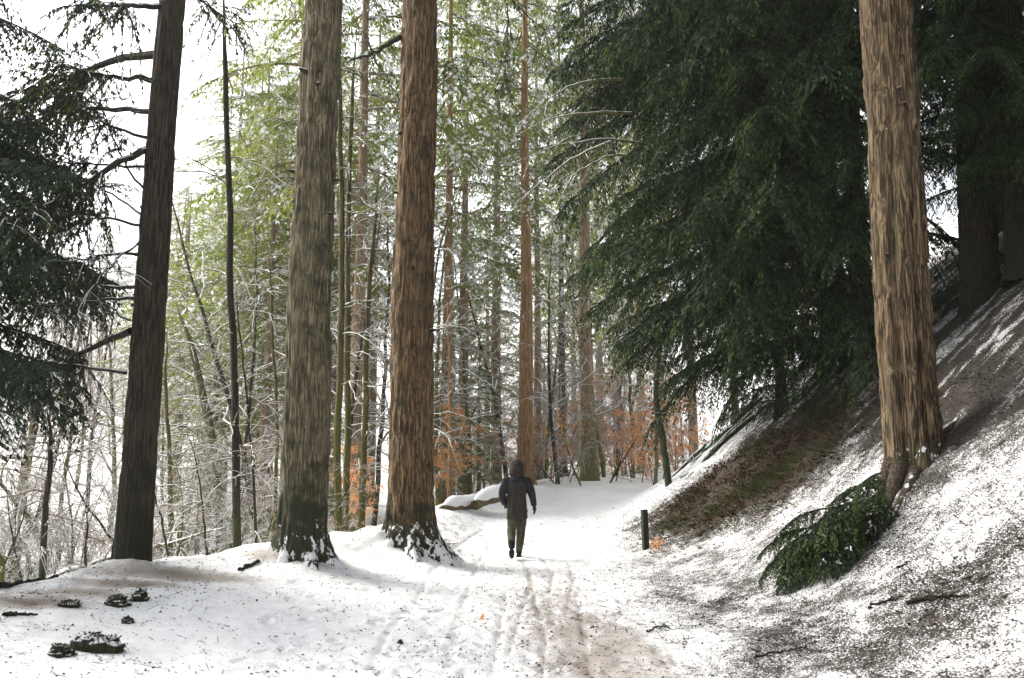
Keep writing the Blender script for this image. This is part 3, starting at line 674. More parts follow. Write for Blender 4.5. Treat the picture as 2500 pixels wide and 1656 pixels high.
stem('slim mossy stem close against the left of the thick grey-brown trunk', [(636, 1250), (636, 1000), (632, 800), (626, 560)], 19, .045, .02, TG, 3, 18, 1.2)
stem('yellow-barked stem with dark patches, left of the mossy pair between thick trunks', [(786, 1234), (778, 1050), (790, 700), (784, 300), (776, 60)], 18.5, .075, .04, TG, 4, 26, 1.2)
stem('mossy green stem, middle one of three between the thick trunks', [(800, 1215), (806, 900), (806, 600), (822, 300), (836, 60)], 19.2, .07, .04, TG, 5, 26, 1.2)
stem('bright mossy stem curving right beside the warm brown trunk', [(834, 1222), (838, 1000), (850, 700), (862, 540), (875, 380)], 19, .07, .03, TG, 6, 20, 1.1)
stem('thin mossy stem leaning right from behind the warm brown trunk', [(992, 1150), (992, 850), (1010, 640), (1040, 520), (1090, 400)], 22, .05, .02, TG, 7, 22, 1.3)
stem('thin orange stem right of the warm brown trunk', [(1040, 1165), (1042, 980), (1040, 820), (1036, 640)], 27, .07, .03, [M['bark_orange'], M['twig_green']], 8, 16, 1.3)
stem('crooked dark stem at the left edge below the black conifer', [(100, 1345), (103, 1200), (122, 1080), (128, 990), (118, 940)], 15, .06, .03, TW, 9, 20, 1.2)
stem('short thin dark stem left of the leaning trunk', [(210, 1330), (206, 1260), (204, 1180)], 15.2, .03, .012, TW, 10, 6, .5)
stem('leaning snowy stick at the lower left corner of the bank', [(24, 1350), (10, 1300), (-10, 1240)], 13.6, .05, .03, TG, 11, 4, .5)
stem('bent dark stem under the tips of the great hemlock', [(1545, 1060), (1530, 1000), (1518, 930), (1516, 860), (1530, 780)], 24, .09, .05, TW, 12, 12, .9)
stem('thin upright stem among orange leaves beside the bent dark stem', [(1512, 1075), (1514, 980), (1506, 860), (1500, 700)], 33, .07, .04, [M['bark_far'], M['twig']], 13, 14, 1.2)
stem('slim leaning dark sapling at the right of the leaning trunk foot', [(490, 1280), (478, 1180), (462, 1100), (440, 1000)], 18, .025, .01, TW, 14, 8, .6)
stem('thin crossing sapling right beside the leaning trunk foot', [(402, 1305), (380, 1230), (352, 1150), (330, 1090)], 16, .025, .01, TW, 15, 8, .6)
stem('forked broadleaf with thick crooked trunk in the hollow behind the leaning trunk', [(520, 1200), (500, 1050), (470, 930), (440, 800), (400, 700)], 27, .16, .07, TG, 16, 30, 2.2, name='broadleaf_tree')
stem('stout leaning broadleaf in the hollow at the far left', [(40, 1200), (60, 1080), (90, 960), (80, 800)], 26, .16, .08, TG, 17, 26, 2.0, name='broadleaf_tree')
stem('mossy upright stem in the hollow just right of the leaning trunk', [(398, 1290), (392, 1100), (376, 900), (378, 760)], 21, .06, .03, TG, 18, 24, 1.3)

r = np.random.default_rng(91)
BT = [(40, 30), (120, 36), (180, 28), (240, 42), (300, 34), (370, 30), (420, 40), (470, 33), (520, 44), (580, 29), (620, 36), (660, 28), (700, 34), (850, 24), (880, 34), (920, 30), (1075, 30), (1110, 44), (1150, 33), (1240, 40), (1330, 42), (1360, 36), (1470, 42), (1500, 46), (1540, 40), (90, 50), (210, 55), (330, 52), (450, 58), (560, 60), (820, 44), (980, 38), (1180, 46), (1400, 50)]
for i, (px, Y) in enumerate(BT):
    bare(BARE[i % 4], X(px, Y), Y, 'bare_tree', 'bare snow-lined broadleaf ' + region(px), 'tree', 'bare broadleaves ' + region(px), r.uniform(.75, 1.5), r.uniform(0, 6), (r.normal(0, .07), r.normal(0, .07)))
SB = [(r.uniform(-20, 760), r.uniform(17.5, 36)) for _ in range(46)] + [(r.uniform(1060, 1600), r.uniform(34, 52)) for _ in range(26)]
SB += [(r.uniform(-30, 330), r.uniform(17.5, 27)) for _ in range(22)]
for i, (px, Y) in enumerate(SB):
    bare(SHRUB[i % 3], X(px, Y), Y, 'bare_shrub', 'low tangled snowy shrub ' + region(px), 'shrub', 'snowy shrubs ' + region(px), r.uniform(.6, 1.35), r.uniform(0, 6), (r.normal(0, .2), r.normal(0, .2)))
BE = [(1560, 37, .75), (1590, 34, .6), (1535, 42, .8), (1500, 40, .6), (1610, 38, .9), (1460, 46, .7), (1640, 36, .8), (1570, 44, 1.0), (1385, 48, 1.0), (1330, 44, .8), (1250, 42, .9), (1075, 31, .9), (1060, 29, .6), (1110, 36, 1.1), (1150, 44, 1.1), (905, 23, .45), (890, 26, .7), (1520, 50, 1.6), (1440, 56, 1.4), (1340, 38, .7), (1660, 41, 1.2)]
for i, (px, Y, s) in enumerate(BE):
    bare(BEECH[i % 2], X(px, Y), Y, 'beech_sapling', 'orange-leaved beech sapling ' + region(px), 'sapling', 'orange beech saplings ' + region(px), s, r.uniform(0, 6))

M['brown_twig'] = m_bark('brown_twig_bark', (.10, .06, .035), (.24, .16, .09), snow_top=True, snow_amt=.35)
THK = [bare_proto(680 + k, [M['brown_twig'], M['brown_twig']], height=4.2, r0=.03, n1=20, n2=8, n3=4, l1=.5, sway=1.0, first=.05, up=.25, droop=.15) for k in range(2)]
for i in range(64):
    px, Y = (r.uniform(1050, 1660), r.uniform(41, 58)) if i < 46 else (r.uniform(-40, 420), r.uniform(58, 92))
    bare(THK[i % 2], X(px, Y), Y, 'brown_shrub', 'tall brown twiggy shrub ' + region(px), 'shrub', 'brown shrubs ' + region(px), r.uniform(.8, 1.7) * (1 if i < 46 else 1.6), r.uniform(0, 6), (r.normal(0, .1), r.normal(0, .1)))
# fallen boughs lying in the hollow at the left
fb = bare_arrays(700, height=5.5, r0=.09, n1=10, n2=5, n3=3, l1=.4, sway=.8); fb[0].add(*fb[2], 0)
FB = fb[0].mesh('fallen_branch', [M['twig_green'], M['twig']])
for i, (px, Y, a, s, lab) in enumerate([(250, 19, 1.9, 1.0, 'snow-capped fallen bough lying left of the leaning trunk'), (60, 22, 1.2, 1.2, 'arched fallen bough at the far left of the hollow'), (420, 24, 2.6, 1.1, 'fallen mossy bough right of the leaning trunk'), (150, 27, .4, 1.3, 'long fallen bough further back in the left hollow'), (560, 25, -2.3, .9, 'broken bough behind the tall straight dark stem'), (340, 30, 3.6, 1.4, 'far fallen bough behind the leaning trunk')]):
    x = X(px, Y); o = thing('fallen_bough', lab, 'branch', (x, Y, float(H(x, Y)) + .1), 'fallen boughs in the hollow', FB, (radians(72 - 4 * i), 0, a), s)

M['log'] = m_bark('log_bark', (.10, .075, .04), (.24, .18, .09))
# snow-capped logs at the edge of the path
def log(label, p0, p1, Y0, Y1, r0, r1, cap=.12):
    A, B = at(*p0, Y0), at(*p1, Y1); n = 18; s = np.linspace(0, 1, n)[:, None]; P = A + (B - A) * s
    P[:, 2] += .03 * np.sin(s[:, 0] * 7) - .08; base = P[0].copy(); root = thing('fallen_log', label, 'log', base)
    R = np.linspace(r0, r1, n); V, F = tubes(P - base, R, 14); V += (np.stack([fbm(V[:, 0] * 5, V[:, 1] * 5, V[:, 2] * 5)] * 3, 1) - .5) * .07
    cp = np.arange(14)[None]; obj('log', mesh_from('log', V, [F, cp, cp + 14 * (n - 1)], M['log']), root)
    Q = P - base; Q[:, 2] += R * .5 + .02; rs = R * 1.2 * (1 - .75 * np.abs(2 * s[:, 0] - 1) ** 6)
    V, F = tubes(Q, rs, 14); V[:, 2] += (fbm(V[:, 0] * 3 + 5, V[:, 1] * 3, V[:, 2] * 2) - .45) * .12
    obj('snow_cap', mesh_from('snow_cap', V, [F, cp, cp + 14 * (n - 1)], M['snow']), root)
log('snow-covered log slanting up behind the walker\'s left arm', (1160, 1226), (1255, 1186), 25.5, 27, .13, .19)
log('low snow-buried log end left of the slanting log', (1085, 1240), (1178, 1212), 24.5, 27, .15, .11)

# ------------------------------------------------------------------ evergreen boughs draped at the foot of the cleft trunk
b0 = G(2120, 1290); y0 = thing('evergreen_bush', 'drooping green evergreen bush at the foot of the massive cleft trunk', 'bush', b0)
BUSHB = [bough_arrays(1.6, 260 + k, n2=20, step=.03, sl=.10, sw=.035, droop=.5, hang=1.0, w2=.34, snow=.03, lit=.9, rise=.2).mesh('bough', [M['hem'], M['hem_tip'], M['bark_fir_dark'], M['snow']], False) for k in range(2)]
r = np.random.default_rng(8)
for k in range(24):
    f_ = r.uniform(0, 1); q = at(1985 + 190 * f_ + r.normal(0, 20), 1325 - 130 * f_ + r.normal(0, 30), 11.9 + r.uniform(-.25, .35)) - b0
    obj('bough', BUSHB[k % 2], y0, q, (r.normal(0, .2), r.uniform(.1, .5), r.normal(pi + .35, .45)), r.uniform(.3, .72))

hr = bpy.data.objects['hemlock_tree']; r = np.random.default_rng(55)
for k in range(40):
    px, py = 1640 + r.uniform(0, 230), 0; py = 1100 - (px - 1640) * .62 + r.uniform(-35, 45)
    a_ = G(px, py, 14); ln = r.uniform(.8, 2.4); sl_ = np.linspace(0, 1, 12); xs = a_[0] - ln * sl_ * .8 + .10 * np.cumsum(r.normal(0, .35, 12)); ys = a_[1] - ln * sl_ * .25 + .10 * np.cumsum(r.normal(0, .4, 12))
    P = np.stack([xs, ys, H(xs, ys) + .02 + .05 * np.sin(sl_ * r.uniform(3, 9))], 1) - np.array(hr.location)
    obj('root', mesh_from('root', *tubes(P, np.linspace(.065, .015, 12) * r.uniform(.6, 1.3), 6), M['bark_dark']), hr)
# bare arching branches that reach left out of the great hemlock
hz = bpy.data.objects['hemlock_tree']
for i, p in enumerate([[(1500, 335), (1420, 322), (1340, 325), (1260, 345), (1210, 370)], [(1490, 372), (1430, 355), (1370, 372), (1300, 420)], [(1440, 185), (1360, 185), (1300, 205), (1220, 265)], [(1460, 262), (1350, 258), (1280, 270), (1200, 310)], [(1420, 325), (1330, 360), (1240, 430), (1180, 480)]]):
    limb(hz, pk(*p), 20, 18.5 + i * .5, .035, .008, 0.0, 360 + i, mats=[M['hem'], M['hem'], M['twig_green'], M['snow']], twigs=12, f0=.2, tl=.7, hang=.25, name='bare_branch')

# ------------------------------------------------------------------ post, rocks, sticks, leaf, litter, grass
p = G(1577, 1343); hp = pxm(95, p[1]); post = thing('wooden_post', 'short dark wooden marker post beside the path', 'post', p)
mb = MB(); w = .048; zt = hp
ring = []
for z, k in ((-.15, 1), (.2, 1.02), (.5, .98), (zt - .02, 1), (zt, .8)): ring.append([(sx * w * k, sy * w * k, z) for sx, sy in ((-1, -1), (1, -1), (1, 1), (-1, 1))])
V = np.array(ring).reshape(-1, 3); F = [[i * 4 + j, i * 4 + (j + 1) % 4, i * 4 + 4 + (j + 1) % 4, i * 4 + 4 + j] for i in range(4) for j in range(4)] + [[16, 17, 18, 19]]
M['post'] = m_bark('post_wood', (.012, .014, .010), (.035, .04, .026))
obj('post_shaft', mesh_from('post_shaft', V, np.array(F), M['post'], None, False), post)
V2 = np.array([(-.05, -.05, zt - .004), (.05, -.05, zt - .004), (.05, .05, zt - .004), (-.05, .05, zt - .004), (-.03, -.03, zt + .018), (.03, -.03, zt + .02), (.03, .03, zt + .02), (-.03, .03, zt + .016)])
obj('snow_cap', mesh_from('snow_cap', V2, np.array([[0, 1, 5, 4], [1, 2, 6, 5], [2, 3, 7, 6], [3, 0, 4, 7], [4, 5, 6, 7]]), M['snow']), post)
post.rotation_euler = (0, radians(-1.5), .3)

M['moss'] = m_leaf('dark_moss', (.010, .013, .006), (.04, .05, .018), 0)
M['rock'] = m_bark('mossy_rock', (.012, .012, .010), (.045, .045, .03), (.03, .036, .014), 1, .5, snow_top=True, snow_amt=.2)
def rock(label, px, py, w, h, d, seed):
    p = G(px, py); r = np.random.default_rng(seed)
    n, m = 26, 16; a = np.linspace(0, 2 * pi, n, endpoint=False); e = np.linspace(-.6, pi / 2 - .02, m); A, E = np.meshgrid(a, e)
    x = np.cos(A) * np.cos(E); y = np.sin(A) * np.cos(E); z = np.sin(E)
    k = .45 + 1.1 * fbm(x * 2.2 + seed * 3, y * 2.2, z * 2.2, 4) + .7 * (fbm(x * 6 + seed, y * 6, z * 6) - .5)
    V = np.stack([x * k * w / 2, y * k * d / 2, z * k * h], -1).reshape(-1, 3)
    idx = np.arange(n * m).reshape(m, n); a0 = idx[:-1]; a1 = np.roll(a0, -1, 1); b0 = idx[1:]; b1 = np.roll(b0, -1, 1)
    root = thing('mossy_clump', label, 'rock', p, 'mossy clumps on the left bank')
    obj('stone', mesh_from('stone', V, [np.stack([a0, a1, b1, b0], -1).reshape(-1, 4), idx[-1:]], M['rock']), root)
    if w > .1:
        q = V[r.integers(0, len(V), int(2400 * w / .5))]; q = q[q[:, 2] > -.02]; dd = nrm(q / np.array([w, d, h]) + r.normal(0, .6, q.shape) + np.array([0, 0, .1]))
        mv, mf = rhombs(q, dd, r.uniform(.010, .026, len(q)), np.full(len(q), .012), .6)
        obj('moss', mesh_from('moss', mv, mf, M['moss'], None, False), root)['kind'] = 'stuff'
rock('largest dark mossy rock poking through snow at lower left', 235, 1588, .44, .13, .32, 11)
rock('small dark clump touching the left side of the largest mossy rock', 150, 1602, .20, .07, .15, 2)
rock('dark mossy clump upper right of the largest rock, wider of two', 285, 1480, .26, .09, .18, 3)
rock('dark mossy clump on the crest below the leaning trunk', 340, 1466, .18, .08, .15, 4)
rock('flat dark clump left of the crest clumps', 168, 1482, .20, .05, .15, 5)
rock('tiny dark pebble-like lump in the snow below the crest clumps', 312, 1522, .11, .04, .09, 6)
rock('small dark stone alone in the white snow left of the tracks', 977, 1573, .06, .035, .05, 7)
def stick(label, pix, r0, mat='bark_fir_dark', twigs=3, seed=0):
    P = smooth_poly([G(a, b) for a, b in pix], 14); P[:, 2] = H(P[:, 0], P[:, 1]) + .02; b = P[0].copy(); rr = np.random.default_rng(seed)
    P[1:-1] += rr.normal(0, .012, (12, 3)); mb = MB(); mb.add(*tubes(P - b, np.linspace(r0, r0 * .4, 14), 6))
    for k in range(twigs):
        i = rr.integers(3, 12); d = nrm(rr.normal(0, 1, 3) * np.array([1, 1, .3])); s = np.linspace(0, 1, 5)[:, None]
        mb.add(*tubes(P[i] - b + d * s * rr.uniform(.08, .25), np.linspace(r0 * .5, r0 * .2, 5), 5))
    thing('fallen_stick', label, 'stick', b, 'sticks on the snow', mb.mesh('fallen_stick', M[mat]))
stick('long dark stick with reddish end on the lower right slope', [(2215, 1480), (2280, 1468), (2365, 1462)], .022, 'bark_fir_dark', seed=1)
stick('dark stick left of the long reddish-ended stick', [(2120, 1492), (2170, 1475), (2210, 1462)], .016, seed=2)
stick('short dark stick on the slope below the cleft trunk', [(2190, 1392), (2225, 1380)], .014, twigs=1, seed=3)
stick('dark fallen branch along the crest at the left edge', [(-10, 1440), (60, 1428), (140, 1412)], .045, seed=4)
stick('flat dark stick in the snow at the left edge', [(8, 1508), (50, 1502), (92, 1506)], .028, seed=5, twigs=1)
stick('dark root-like stick left of the thick trunk foot', [(585, 1395), (630, 1375), (680, 1355)], .035, seed=6)
stick('thin stick lying across the right slope near the bottom', [(1845, 1610), (1930, 1590), (1960, 1585)], .012, seed=7)
stick('thin twig on the snow left of the walker, near the path', [(1075, 1328), (1085, 1332), (1118, 1330)], .010, seed=8, twigs=2)
stick('dark twig lying in the snow at bottom centre-right', [(1580, 1545), (1620, 1535), (1660, 1540)], .012, seed=9)
# curled dry leaf on the path
p = G(1178, 1512); u = np.linspace(-1, 1, 7); vv = np.linspace(0, 1, 9); U, Vv = np.meshgrid(u, vv)
wd = np.sin(np.clip(Vv, .02, .98) * pi) ** .7
V = np.stack([U * wd * .026, .04 * U ** 2 * wd, Vv * .085 + .02 * U * wd], -1).reshape(-1, 3); idx = np.arange(63).reshape(9, 7)
thing('dry_leaf', 'curled dry brown leaf standing up on the snowy path', 'leaf', p + np.array([0, 0, -.01]), None, mesh_from('dry_leaf', V, np.stack([idx[:-1, :-1], idx[:-1, 1:], idx[1:, 1:], idx[1:, :-1]], -1).reshape(-1, 4), M['beech']), (radians(-25), radians(20), .4))
# small orange-leaved seedling beside the post
bare(bare_proto(660, TW, height=.2, r0=.004, n1=8, n2=3, n3=0, l1=.6, leaf=.3, lw=.04), *(G(1608, 1345)[:2]), 'beech_seedling', 'tiny orange-leaved seedling at the foot of the wooden post', 'plant')

def ground_z(x, y): return H(x, y)
def scatter(n, xr, yr, dens, seed):
    r = np.random.default_rng(seed); x = r.uniform(*xr, n); y = yr[0] + (yr[1] - yr[0]) * r.uniform(0, 1, n) ** 1.3
    k = r.uniform(0, 1, n) < dens(x, y); x, y = x[k], y[k]
    # height from the built ground grid
    i = np.clip(np.searchsorted(gx, x) - 1, 0, len(gx) - 2); j = np.clip(np.searchsorted(gy, y) - 1, 0, len(gy) - 2)
    Zg = fz.reshape(nyy, nxx); tx = (x - gx[i]) / (gx[i + 1] - gx[i]); ty = (y - gy[j]) / (gy[j + 1] - gy[j])
    z = (Zg[j, i] * (1 - tx) + Zg[j, i + 1] * tx) * (1 - ty) + (Zg[j + 1, i] * (1 - tx) + Zg[j + 1, i + 1] * tx) * ty
    return x, y, z, r, i, j
Lg = litter.reshape(nyy, nxx)
def litd(x, y):
    i = np.clip(np.searchsorted(gx, x) - 1, 0, len(gx) - 1); j = np.clip(np.searchsorted(gy, y) - 1, 0, len(gy) - 1)
    return np.clip(Lg[j, i] - .1, 0.01, 1) * (.4 + 1.1 * sstep(.4, .7, fbm(x * 2.5, y * 2.5)))
x, y, z, r, _, _ = scatter(300000, (-7, 9), (5.5, 26), litd, 21)
xb, yb, zb, r, _, _ = scatter(150000, (3.5, 15), (9, 27), lambda x, y: litd(x, y) * .8, 27)
x = np.r_[x, xb]; y = np.r_[y, yb]; z = np.r_[z, zb]
n = len(x); a = r.uniform(0, 2 * pi, n); d = np.stack([np.cos(a), np.sin(a), r.normal(.1, .25, n)], 1)
L = np.where(r.uniform(0, 1, n) < .1, r.uniform(.08, .24, n), r.uniform(.012, .042, n)); W = np.where(L > .08, .009, L * r.uniform(.4, .8, n))
V, F = rhombs(np.stack([x, y, z + .006], 1), nrm(d), L, W, .4)
o = obj('leaf_litter', mesh_from('leaf_litter', V, F, M['litter'], None, False)); o['kind'] = 'stuff'; o['label'] = 'brown leaf litter and twigs scattered on the snow'; o['category'] = 'litter'
Dg = duff.reshape(nyy, nxx)
def dud(x, y):
    i = np.clip(np.searchsorted(gx, x) - 1, 0, len(gx) - 1); j = np.clip(np.searchsorted(gy, y) - 1, 0, len(gy) - 1)
    return np.clip(Dg[j, i], 0, 1) * (.3 + .9 * sstep(.4, .6, fbm(x * 3, y * 3)))
x, y, z, r, _, _ = scatter(120000, (2, 9), (13, 27), dud, 23)
n = len(x); a = r.uniform(0, 2 * pi, n); d = np.stack([np.cos(a), np.sin(a), r.normal(.2, .35, n)], 1)
L = np.where(r.uniform(0, 1, n) < .15, r.uniform(.12, .4, n), r.uniform(.03, .09, n)); W = np.where(L > .1, .012, L * r.uniform(.4, .8, n))
V, F = rhombs(np.stack([x, y, z + .012], 1), nrm(d), L, W, .5)
M['duff'] = m_leaf('bank_leaves', (.012, .010, .006), (.12, .066, .03), 0)
o = obj('bank_leaves', mesh_from('bank_leaves', V, F, M['duff'], None, False)); o['kind'] = 'stuff'; o['label'] = 'brown fallen leaves on the snow-free patch of bank'; o['category'] = 'litter'
def grd(x, y):
    i = np.clip(np.searchsorted(gx, x) - 1, 0, len(gx) - 1); j = np.clip(np.searchsorted(gy, y) - 1, 0, len(gy) - 1)
    return Dg[j, i] * sstep(.5, .62, fbm(x * 1.4 + 8, y * 1.4))
x, y, z, r, _, _ = scatter(60000, (2, 9), (15, 26), grd, 22)
n = len(x); d = nrm(np.stack([r.normal(-.7, .6, n), r.normal(-.2, .7, n), r.uniform(-.1, .6, n)], 1))
V, F = rhombs(np.stack([x, y, z], 1), d, r.uniform(.1, .3, n), np.full(n, .014), .5)
o = obj('rough_grass', mesh_from('rough_grass', V, F, M['grass'], None, False)); o['kind'] = 'stuff'; o['label'] = 'dull green grass on the bare patch of the bank'; o['category'] = 'grass'

# ------------------------------------------------------------------ the walker
def ring_loft(rings, n=20):
    """rings: (cx, cy, cz, rx, ry) -> closed loft"""
    a = np.linspace(0, 2 * pi, n, endpoint=False); V = []
    for cx, cy, cz, rx, ry in rings: V.append(np.stack([cx + rx * np.cos(a), cy + ry * np.sin(a), np.full(n, cz)], 1))
    V = np.concatenate(V); m = len(rings); idx = np.arange(n * m).reshape(m, n); a0 = idx[:-1]; a1 = np.roll(a0, -1, 1); b0 = idx[1:]; b1 = np.roll(b0, -1, 1)
    return V, np.stack([a0, a1, b1, b0], -1).reshape(-1, 4), [idx[0][::-1][None], idx[-1][None]]
def limb_tube(pts, rad, n=12):
    P = smooth_poly(pts, 12); R = np.interp(np.linspace(0, 1, 12), np.linspace(0, 1, len(rad)), rad)
    V, F = tubes(P, R, n); cp = np.arange(n)[None]
    return V, F, [cp[:, ::-1], cp + n * 11]
def ball(c, rx, ry, rz, n=14):
    return ring_loft([(c[0], c[1], c[2] + rz * sin(e), rx * cos(e), ry * cos(e)) for e in np.linspace(-1.5, 1.5, n)], 18)
def fuse(name, shapes, mats, voxel, matfn=None, smooth=4, parent=None, shape_fn=None):
    """one continuous surface from overlapping solids"""
    V, F, n = [], [], 0
    for v, f, caps in shapes:
        V.append(v); F.append(f + n); F += [c + n for c in caps]; n += len(v)
    me = mesh_from('tmp', np.concatenate(V), F, mats); o = bpy.data.objects.new('tmp', me); C.objects.link(o)
    m = o.modifiers.new('r', 'REMESH'); m.mode = 'VOXEL'; m.voxel_size = voxel
    if smooth: m2 = o.modifiers.new('s', 'SMOOTH'); m2.iterations = smooth; m2.factor = .5
    dg = bpy.context.evaluated_depsgraph_get(); ev = o.evaluated_get(dg); out = bpy.data.meshes.new_from_object(ev)
    bpy.data.objects.remove(o); out.name = name
    out.materials.clear()
    for q in mats: out.materials.append(q)
    k = len(out.vertices); co = np.empty(k * 3, np.float32); out.vertices.foreach_get('co', co); co = co.reshape(-1, 3)
    if shape_fn: co = shape_fn(co).astype(np.float32); out.vertices.foreach_set('co', co.ravel())
    for p in out.polygons:
        p.use_smooth = True
        p.material_index = matfn(p.center) if matfn else 0
    out.update(); return obj(name, out, parent)
def cloth(name, c1, c2, sc, st=(1, 1, 1)):
    t = NT(name); f = t.noise(sc, st, detail=3); t.bump(f, .6, .01); return t.done(t.mix(t.ramp(f, .35, .65), c1, c2), .9)
M['skin'] = NT('skin').done((.45, .28, .21), .6)
M['black'] = cloth('black_cloth', (.010, .011, .013), (.028, .030, .034), 25)
M['tweed'] = cloth('brown_quilted_cloth', (.016, .013, .011), (.054, .043, .037), 60, (1, 1, .6))
M['olive'] = cloth('olive_cloth', (.034, .032, .019), (.085, .08, .048), 14, (1, 1, .4))
M['boot'] = cloth('black_boot', (.006, .006, .007), (.016, .016, .018), 20)
M['fur'] = cloth('dark_brown_hood', (.014, .010, .008), (.050, .038, .030), 45)
pg = np.array([.09, 18.0, 0]); pg[2] = float(H(pg[0], pg[1]))
person = thing('person', 'person in dark hooded coat and olive trousers walking away up the path', 'person', (pg[0], pg[1], pg[2] - .005))
# joints (x right, y away from the camera)
HL, KL, AL = (-.085, .0, .86), (-.10, .05, .47), (-.095, -.24, .19)
HR, KR, AR = (.085, .0, .86), (.07, .15, .49), (.035, .22, .09)
SL, EL, WL = (-.185, .0, 1.38), (-.285, -.05, 1.13), (-.215, .10, .96)
SR, ER, WR = (.185, .0, 1.38), (.27, -.06, 1.12), (.305, .03, .93)
finger = []
hd = np.array([.312, .04, .90])
for fx_, l, bx in ((-.030, .070, .0), (-.010, .082, .0), (.010, .078, .0), (.028, .062, .0)):
    b = hd + np.array([fx_ * .5, fx_, -.045]); finger.append(limb_tube([b, b + np.array([.004, .0, -l * .5]), b + np.array([-.012, .004, -l])], [.0095, .009, .007], 8))
finger.append(limb_tube([hd + np.array([-.01, .03, -.005]), hd + np.array([-.025, .052, -.03]), hd + np.array([-.03, .055, -.058])], [.011, .0105, .008], 8))
fl = []
hl = np.array([-.20, .14, .93])
for fx_, l in ((-.028, .065), (-.009, .075), (.010, .07), (.028, .055)):
    b = hl + np.array([fx_, .03, -.01]); fl.append(limb_tube([b, b + np.array([0, l * .6, -.01]), b + np.array([0, l * .8, -.045])], [.0095, .009, .007], 8))
fl.append(limb_tube([hl + np.array([.03, 0, .01]), hl + np.array([.052, .03, .008]), hl + np.array([.05, .06, -.005])], [.011, .0105, .008], 8))
bodyS = [ring_loft([(0, 0, .80, .12, .09), (0, 0, .9, .155, .105), (0, 0, 1.05, .13, .095), (0, 0, 1.25, .16, .105), (0, 0, 1.40, .15, .08), (0, .01, 1.46, .06, .055), (0, .02, 1.52, .055, .055)]),
         ball((0, .045, 1.60), .076, .098, .118), ball((0, .145, 1.585), .014, .022, .022, 8), ball((0, .125, 1.545), .026, .016, .01, 8), ball((-.076, .04, 1.59), .012, .02, .032, 8), ball((.076, .04, 1.59), .012, .02, .032, 8),
         limb_tube([HL, KL, AL], [.085, .055, .04]), limb_tube([HR, KR, AR], [.085, .055, .04]),
         limb_tube([SL, EL, WL], [.05, .042, .028]), limb_tube([SR, ER, WR], [.05, .042, .028]),
         limb_tube([WL, hl + np.array([0, .03, 0])], [.03, .034]), limb_tube([WR, hd, hd + np.array([.002, 0, -.05])], [.028, .033, .034]),
         limb_tube([(AL[0], AL[1], .10), (AL[0], AL[1] + .14, .035)], [.04, .035]), limb_tube([(AR[0], AR[1], .08), (AR[0], AR[1] + .16, .05)], [.04, .035])] + finger + fl
body = fuse('body', bodyS, [M['skin'], M['black']], .007, lambda c: 1 if c.z < 1.0 else 0, 2, person)
def coat_shape(co):
    # quilting channels and soft folds
    x, y, z = co.T; k = .006 * np.sin(x * 62) * (np.abs(x) < .17) * sstep(1.36, 1.28, z) * (y < 0) + .012 * (fbm(x * 9, y * 9, z * 7) - .5)
    d = nrm(np.stack([x, y * 1.6, 0 * z], 1)); return co + d * k[:, None]
coat = fuse('coat', [ring_loft([(.0, 0, .70, .185, .135), (.0, 0, .72, .188, .14), (.0, -.005, .9, .178, .14), (-.005, -.01, 1.1, .168, .135), (0, -.012, 1.28, .19, .135), (0, -.005, 1.38, .19, .115), (0, .005, 1.44, .13, .09), (0, .02, 1.49, .08, .075)]),
         limb_tube([SL, EL, WL], [.082, .072, .055]), limb_tube([SR, ER, WR], [.082, .072, .052]), ball((SL[0] + .01, 0, 1.365), .085, .085, .085), ball((SR[0] - .01, 0, 1.365), .085, .085, .085)], [M['tweed'], M['black']], .011,
         lambda c: 1 if (c.z > 1.325 or abs(c.x + .005) > .178 - .012 * sstep(1.0, 1.3, c.z) and c.z > .93) else 0, 5, person, coat_shape)
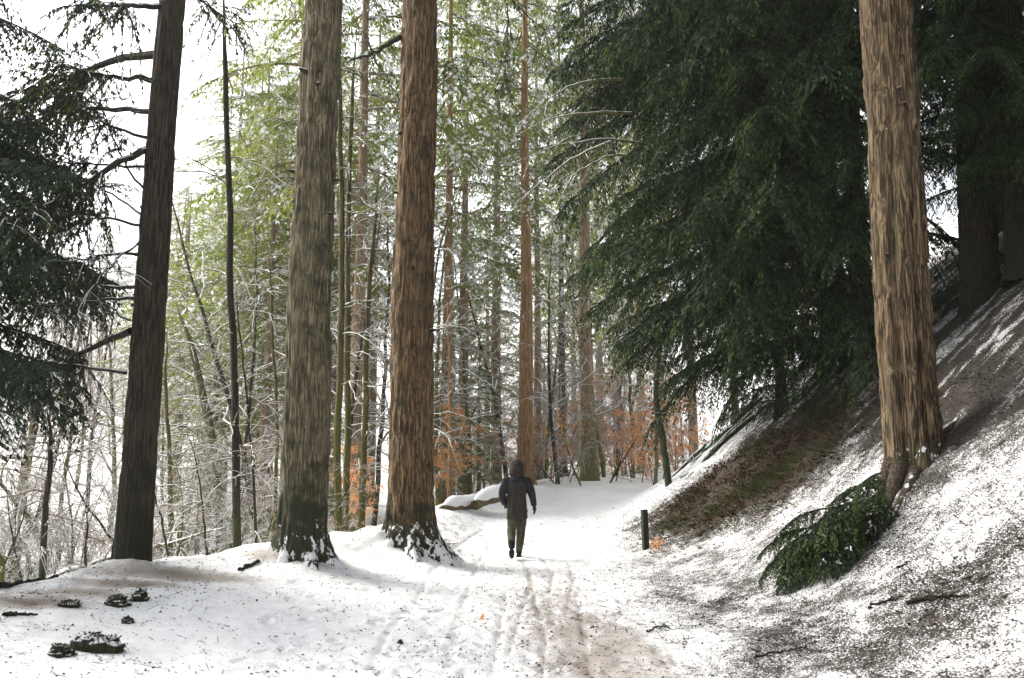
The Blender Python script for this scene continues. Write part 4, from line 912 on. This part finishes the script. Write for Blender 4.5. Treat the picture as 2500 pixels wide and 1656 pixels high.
fuse('hood', [ring_loft([(0, .02, 1.42, .12, .10), (0, .005, 1.50, .138, .135), (0, .01, 1.60, .134, .145), (-.005, .015, 1.68, .118, .13), (-.008, .02, 1.735, .075, .09), (-.008, .03, 1.75, .02, .03)])],
     [M['fur']], .012, None, 3, coat, lambda co: co + nrm(co - np.array([0, .02, 1.58])) * ((fbm(co[:, 0] * 22, co[:, 1] * 22, co[:, 2] * 26) - .5) * .035)[:, None])
fuse('trousers', [ring_loft([(0, 0, .74, .165, .12), (0, 0, .80, .165, .12), (0, 0, .95, .15, .11)]), limb_tube([HL, KL, (AL[0], AL[1] + .03, .23)], [.105, .082, .062]), limb_tube([HR, KR, (AR[0], AR[1], .14)], [.108, .086, .064])],
     [M['olive']], .011, None, 4, person, lambda co: co + nrm(co * np.array([1, 1, 0])) * ((fbm(co[:, 0] * 8, co[:, 1] * 8, co[:, 2] * 16) - .5) * .03)[:, None])
for A_, lift, tag in ((AL, .0, 'left'), (AR, .0, 'right')):
    x_, y_, z_ = A_
    toe = (.11, -.15) if tag == 'left' else (.19, -.035)
    fuse('boot', [limb_tube([(x_, y_, z_ + .14), (x_, y_ - .005, z_)], [.062, .056]), limb_tube([(x_, y_ - .05, z_ - .055 if tag == 'right' else z_ - .05), (x_, y_ + .06, z_ - .05 - (.02 if tag == 'left' else 0)), (x_, y_ + toe[0], max(.03, z_ + toe[1]))], [.048, .052, .042])], [M['boot']], .010, None, 2, person)

# ------------------------------------------------------------------ cold misty air
hm = bpy.data.materials.new('mist'); hm.use_nodes = True; hn = hm.node_tree.nodes
hn.remove(hn['Principled BSDF']); pv = hn.new('ShaderNodeVolumePrincipled')
pv.inputs['Color'].default_value = (.95, .97, .95, 1); pv.inputs['Density'].default_value = .0005; pv.inputs['Anisotropy'].default_value = .25
hm.node_tree.links.new(pv.outputs[0], hn['Material Output'].inputs['Volume'])
x0_, x1_, y0_, y1_, z0_, z1_ = -170, 175, -40, 220, -6, 82
V = np.array([(x, y, z) for x in (x0_, x1_) for y in (y0_, y1_) for z in (z0_, z1_)], float)
F = np.array([[0, 1, 3, 2], [4, 6, 7, 5], [0, 4, 5, 1], [2, 3, 7, 6], [0, 2, 6, 4], [1, 5, 7, 3]])
hz_ = obj('haze', mesh_from('haze', V, F, hm, None, False)); hz_['kind'] = 'stuff'
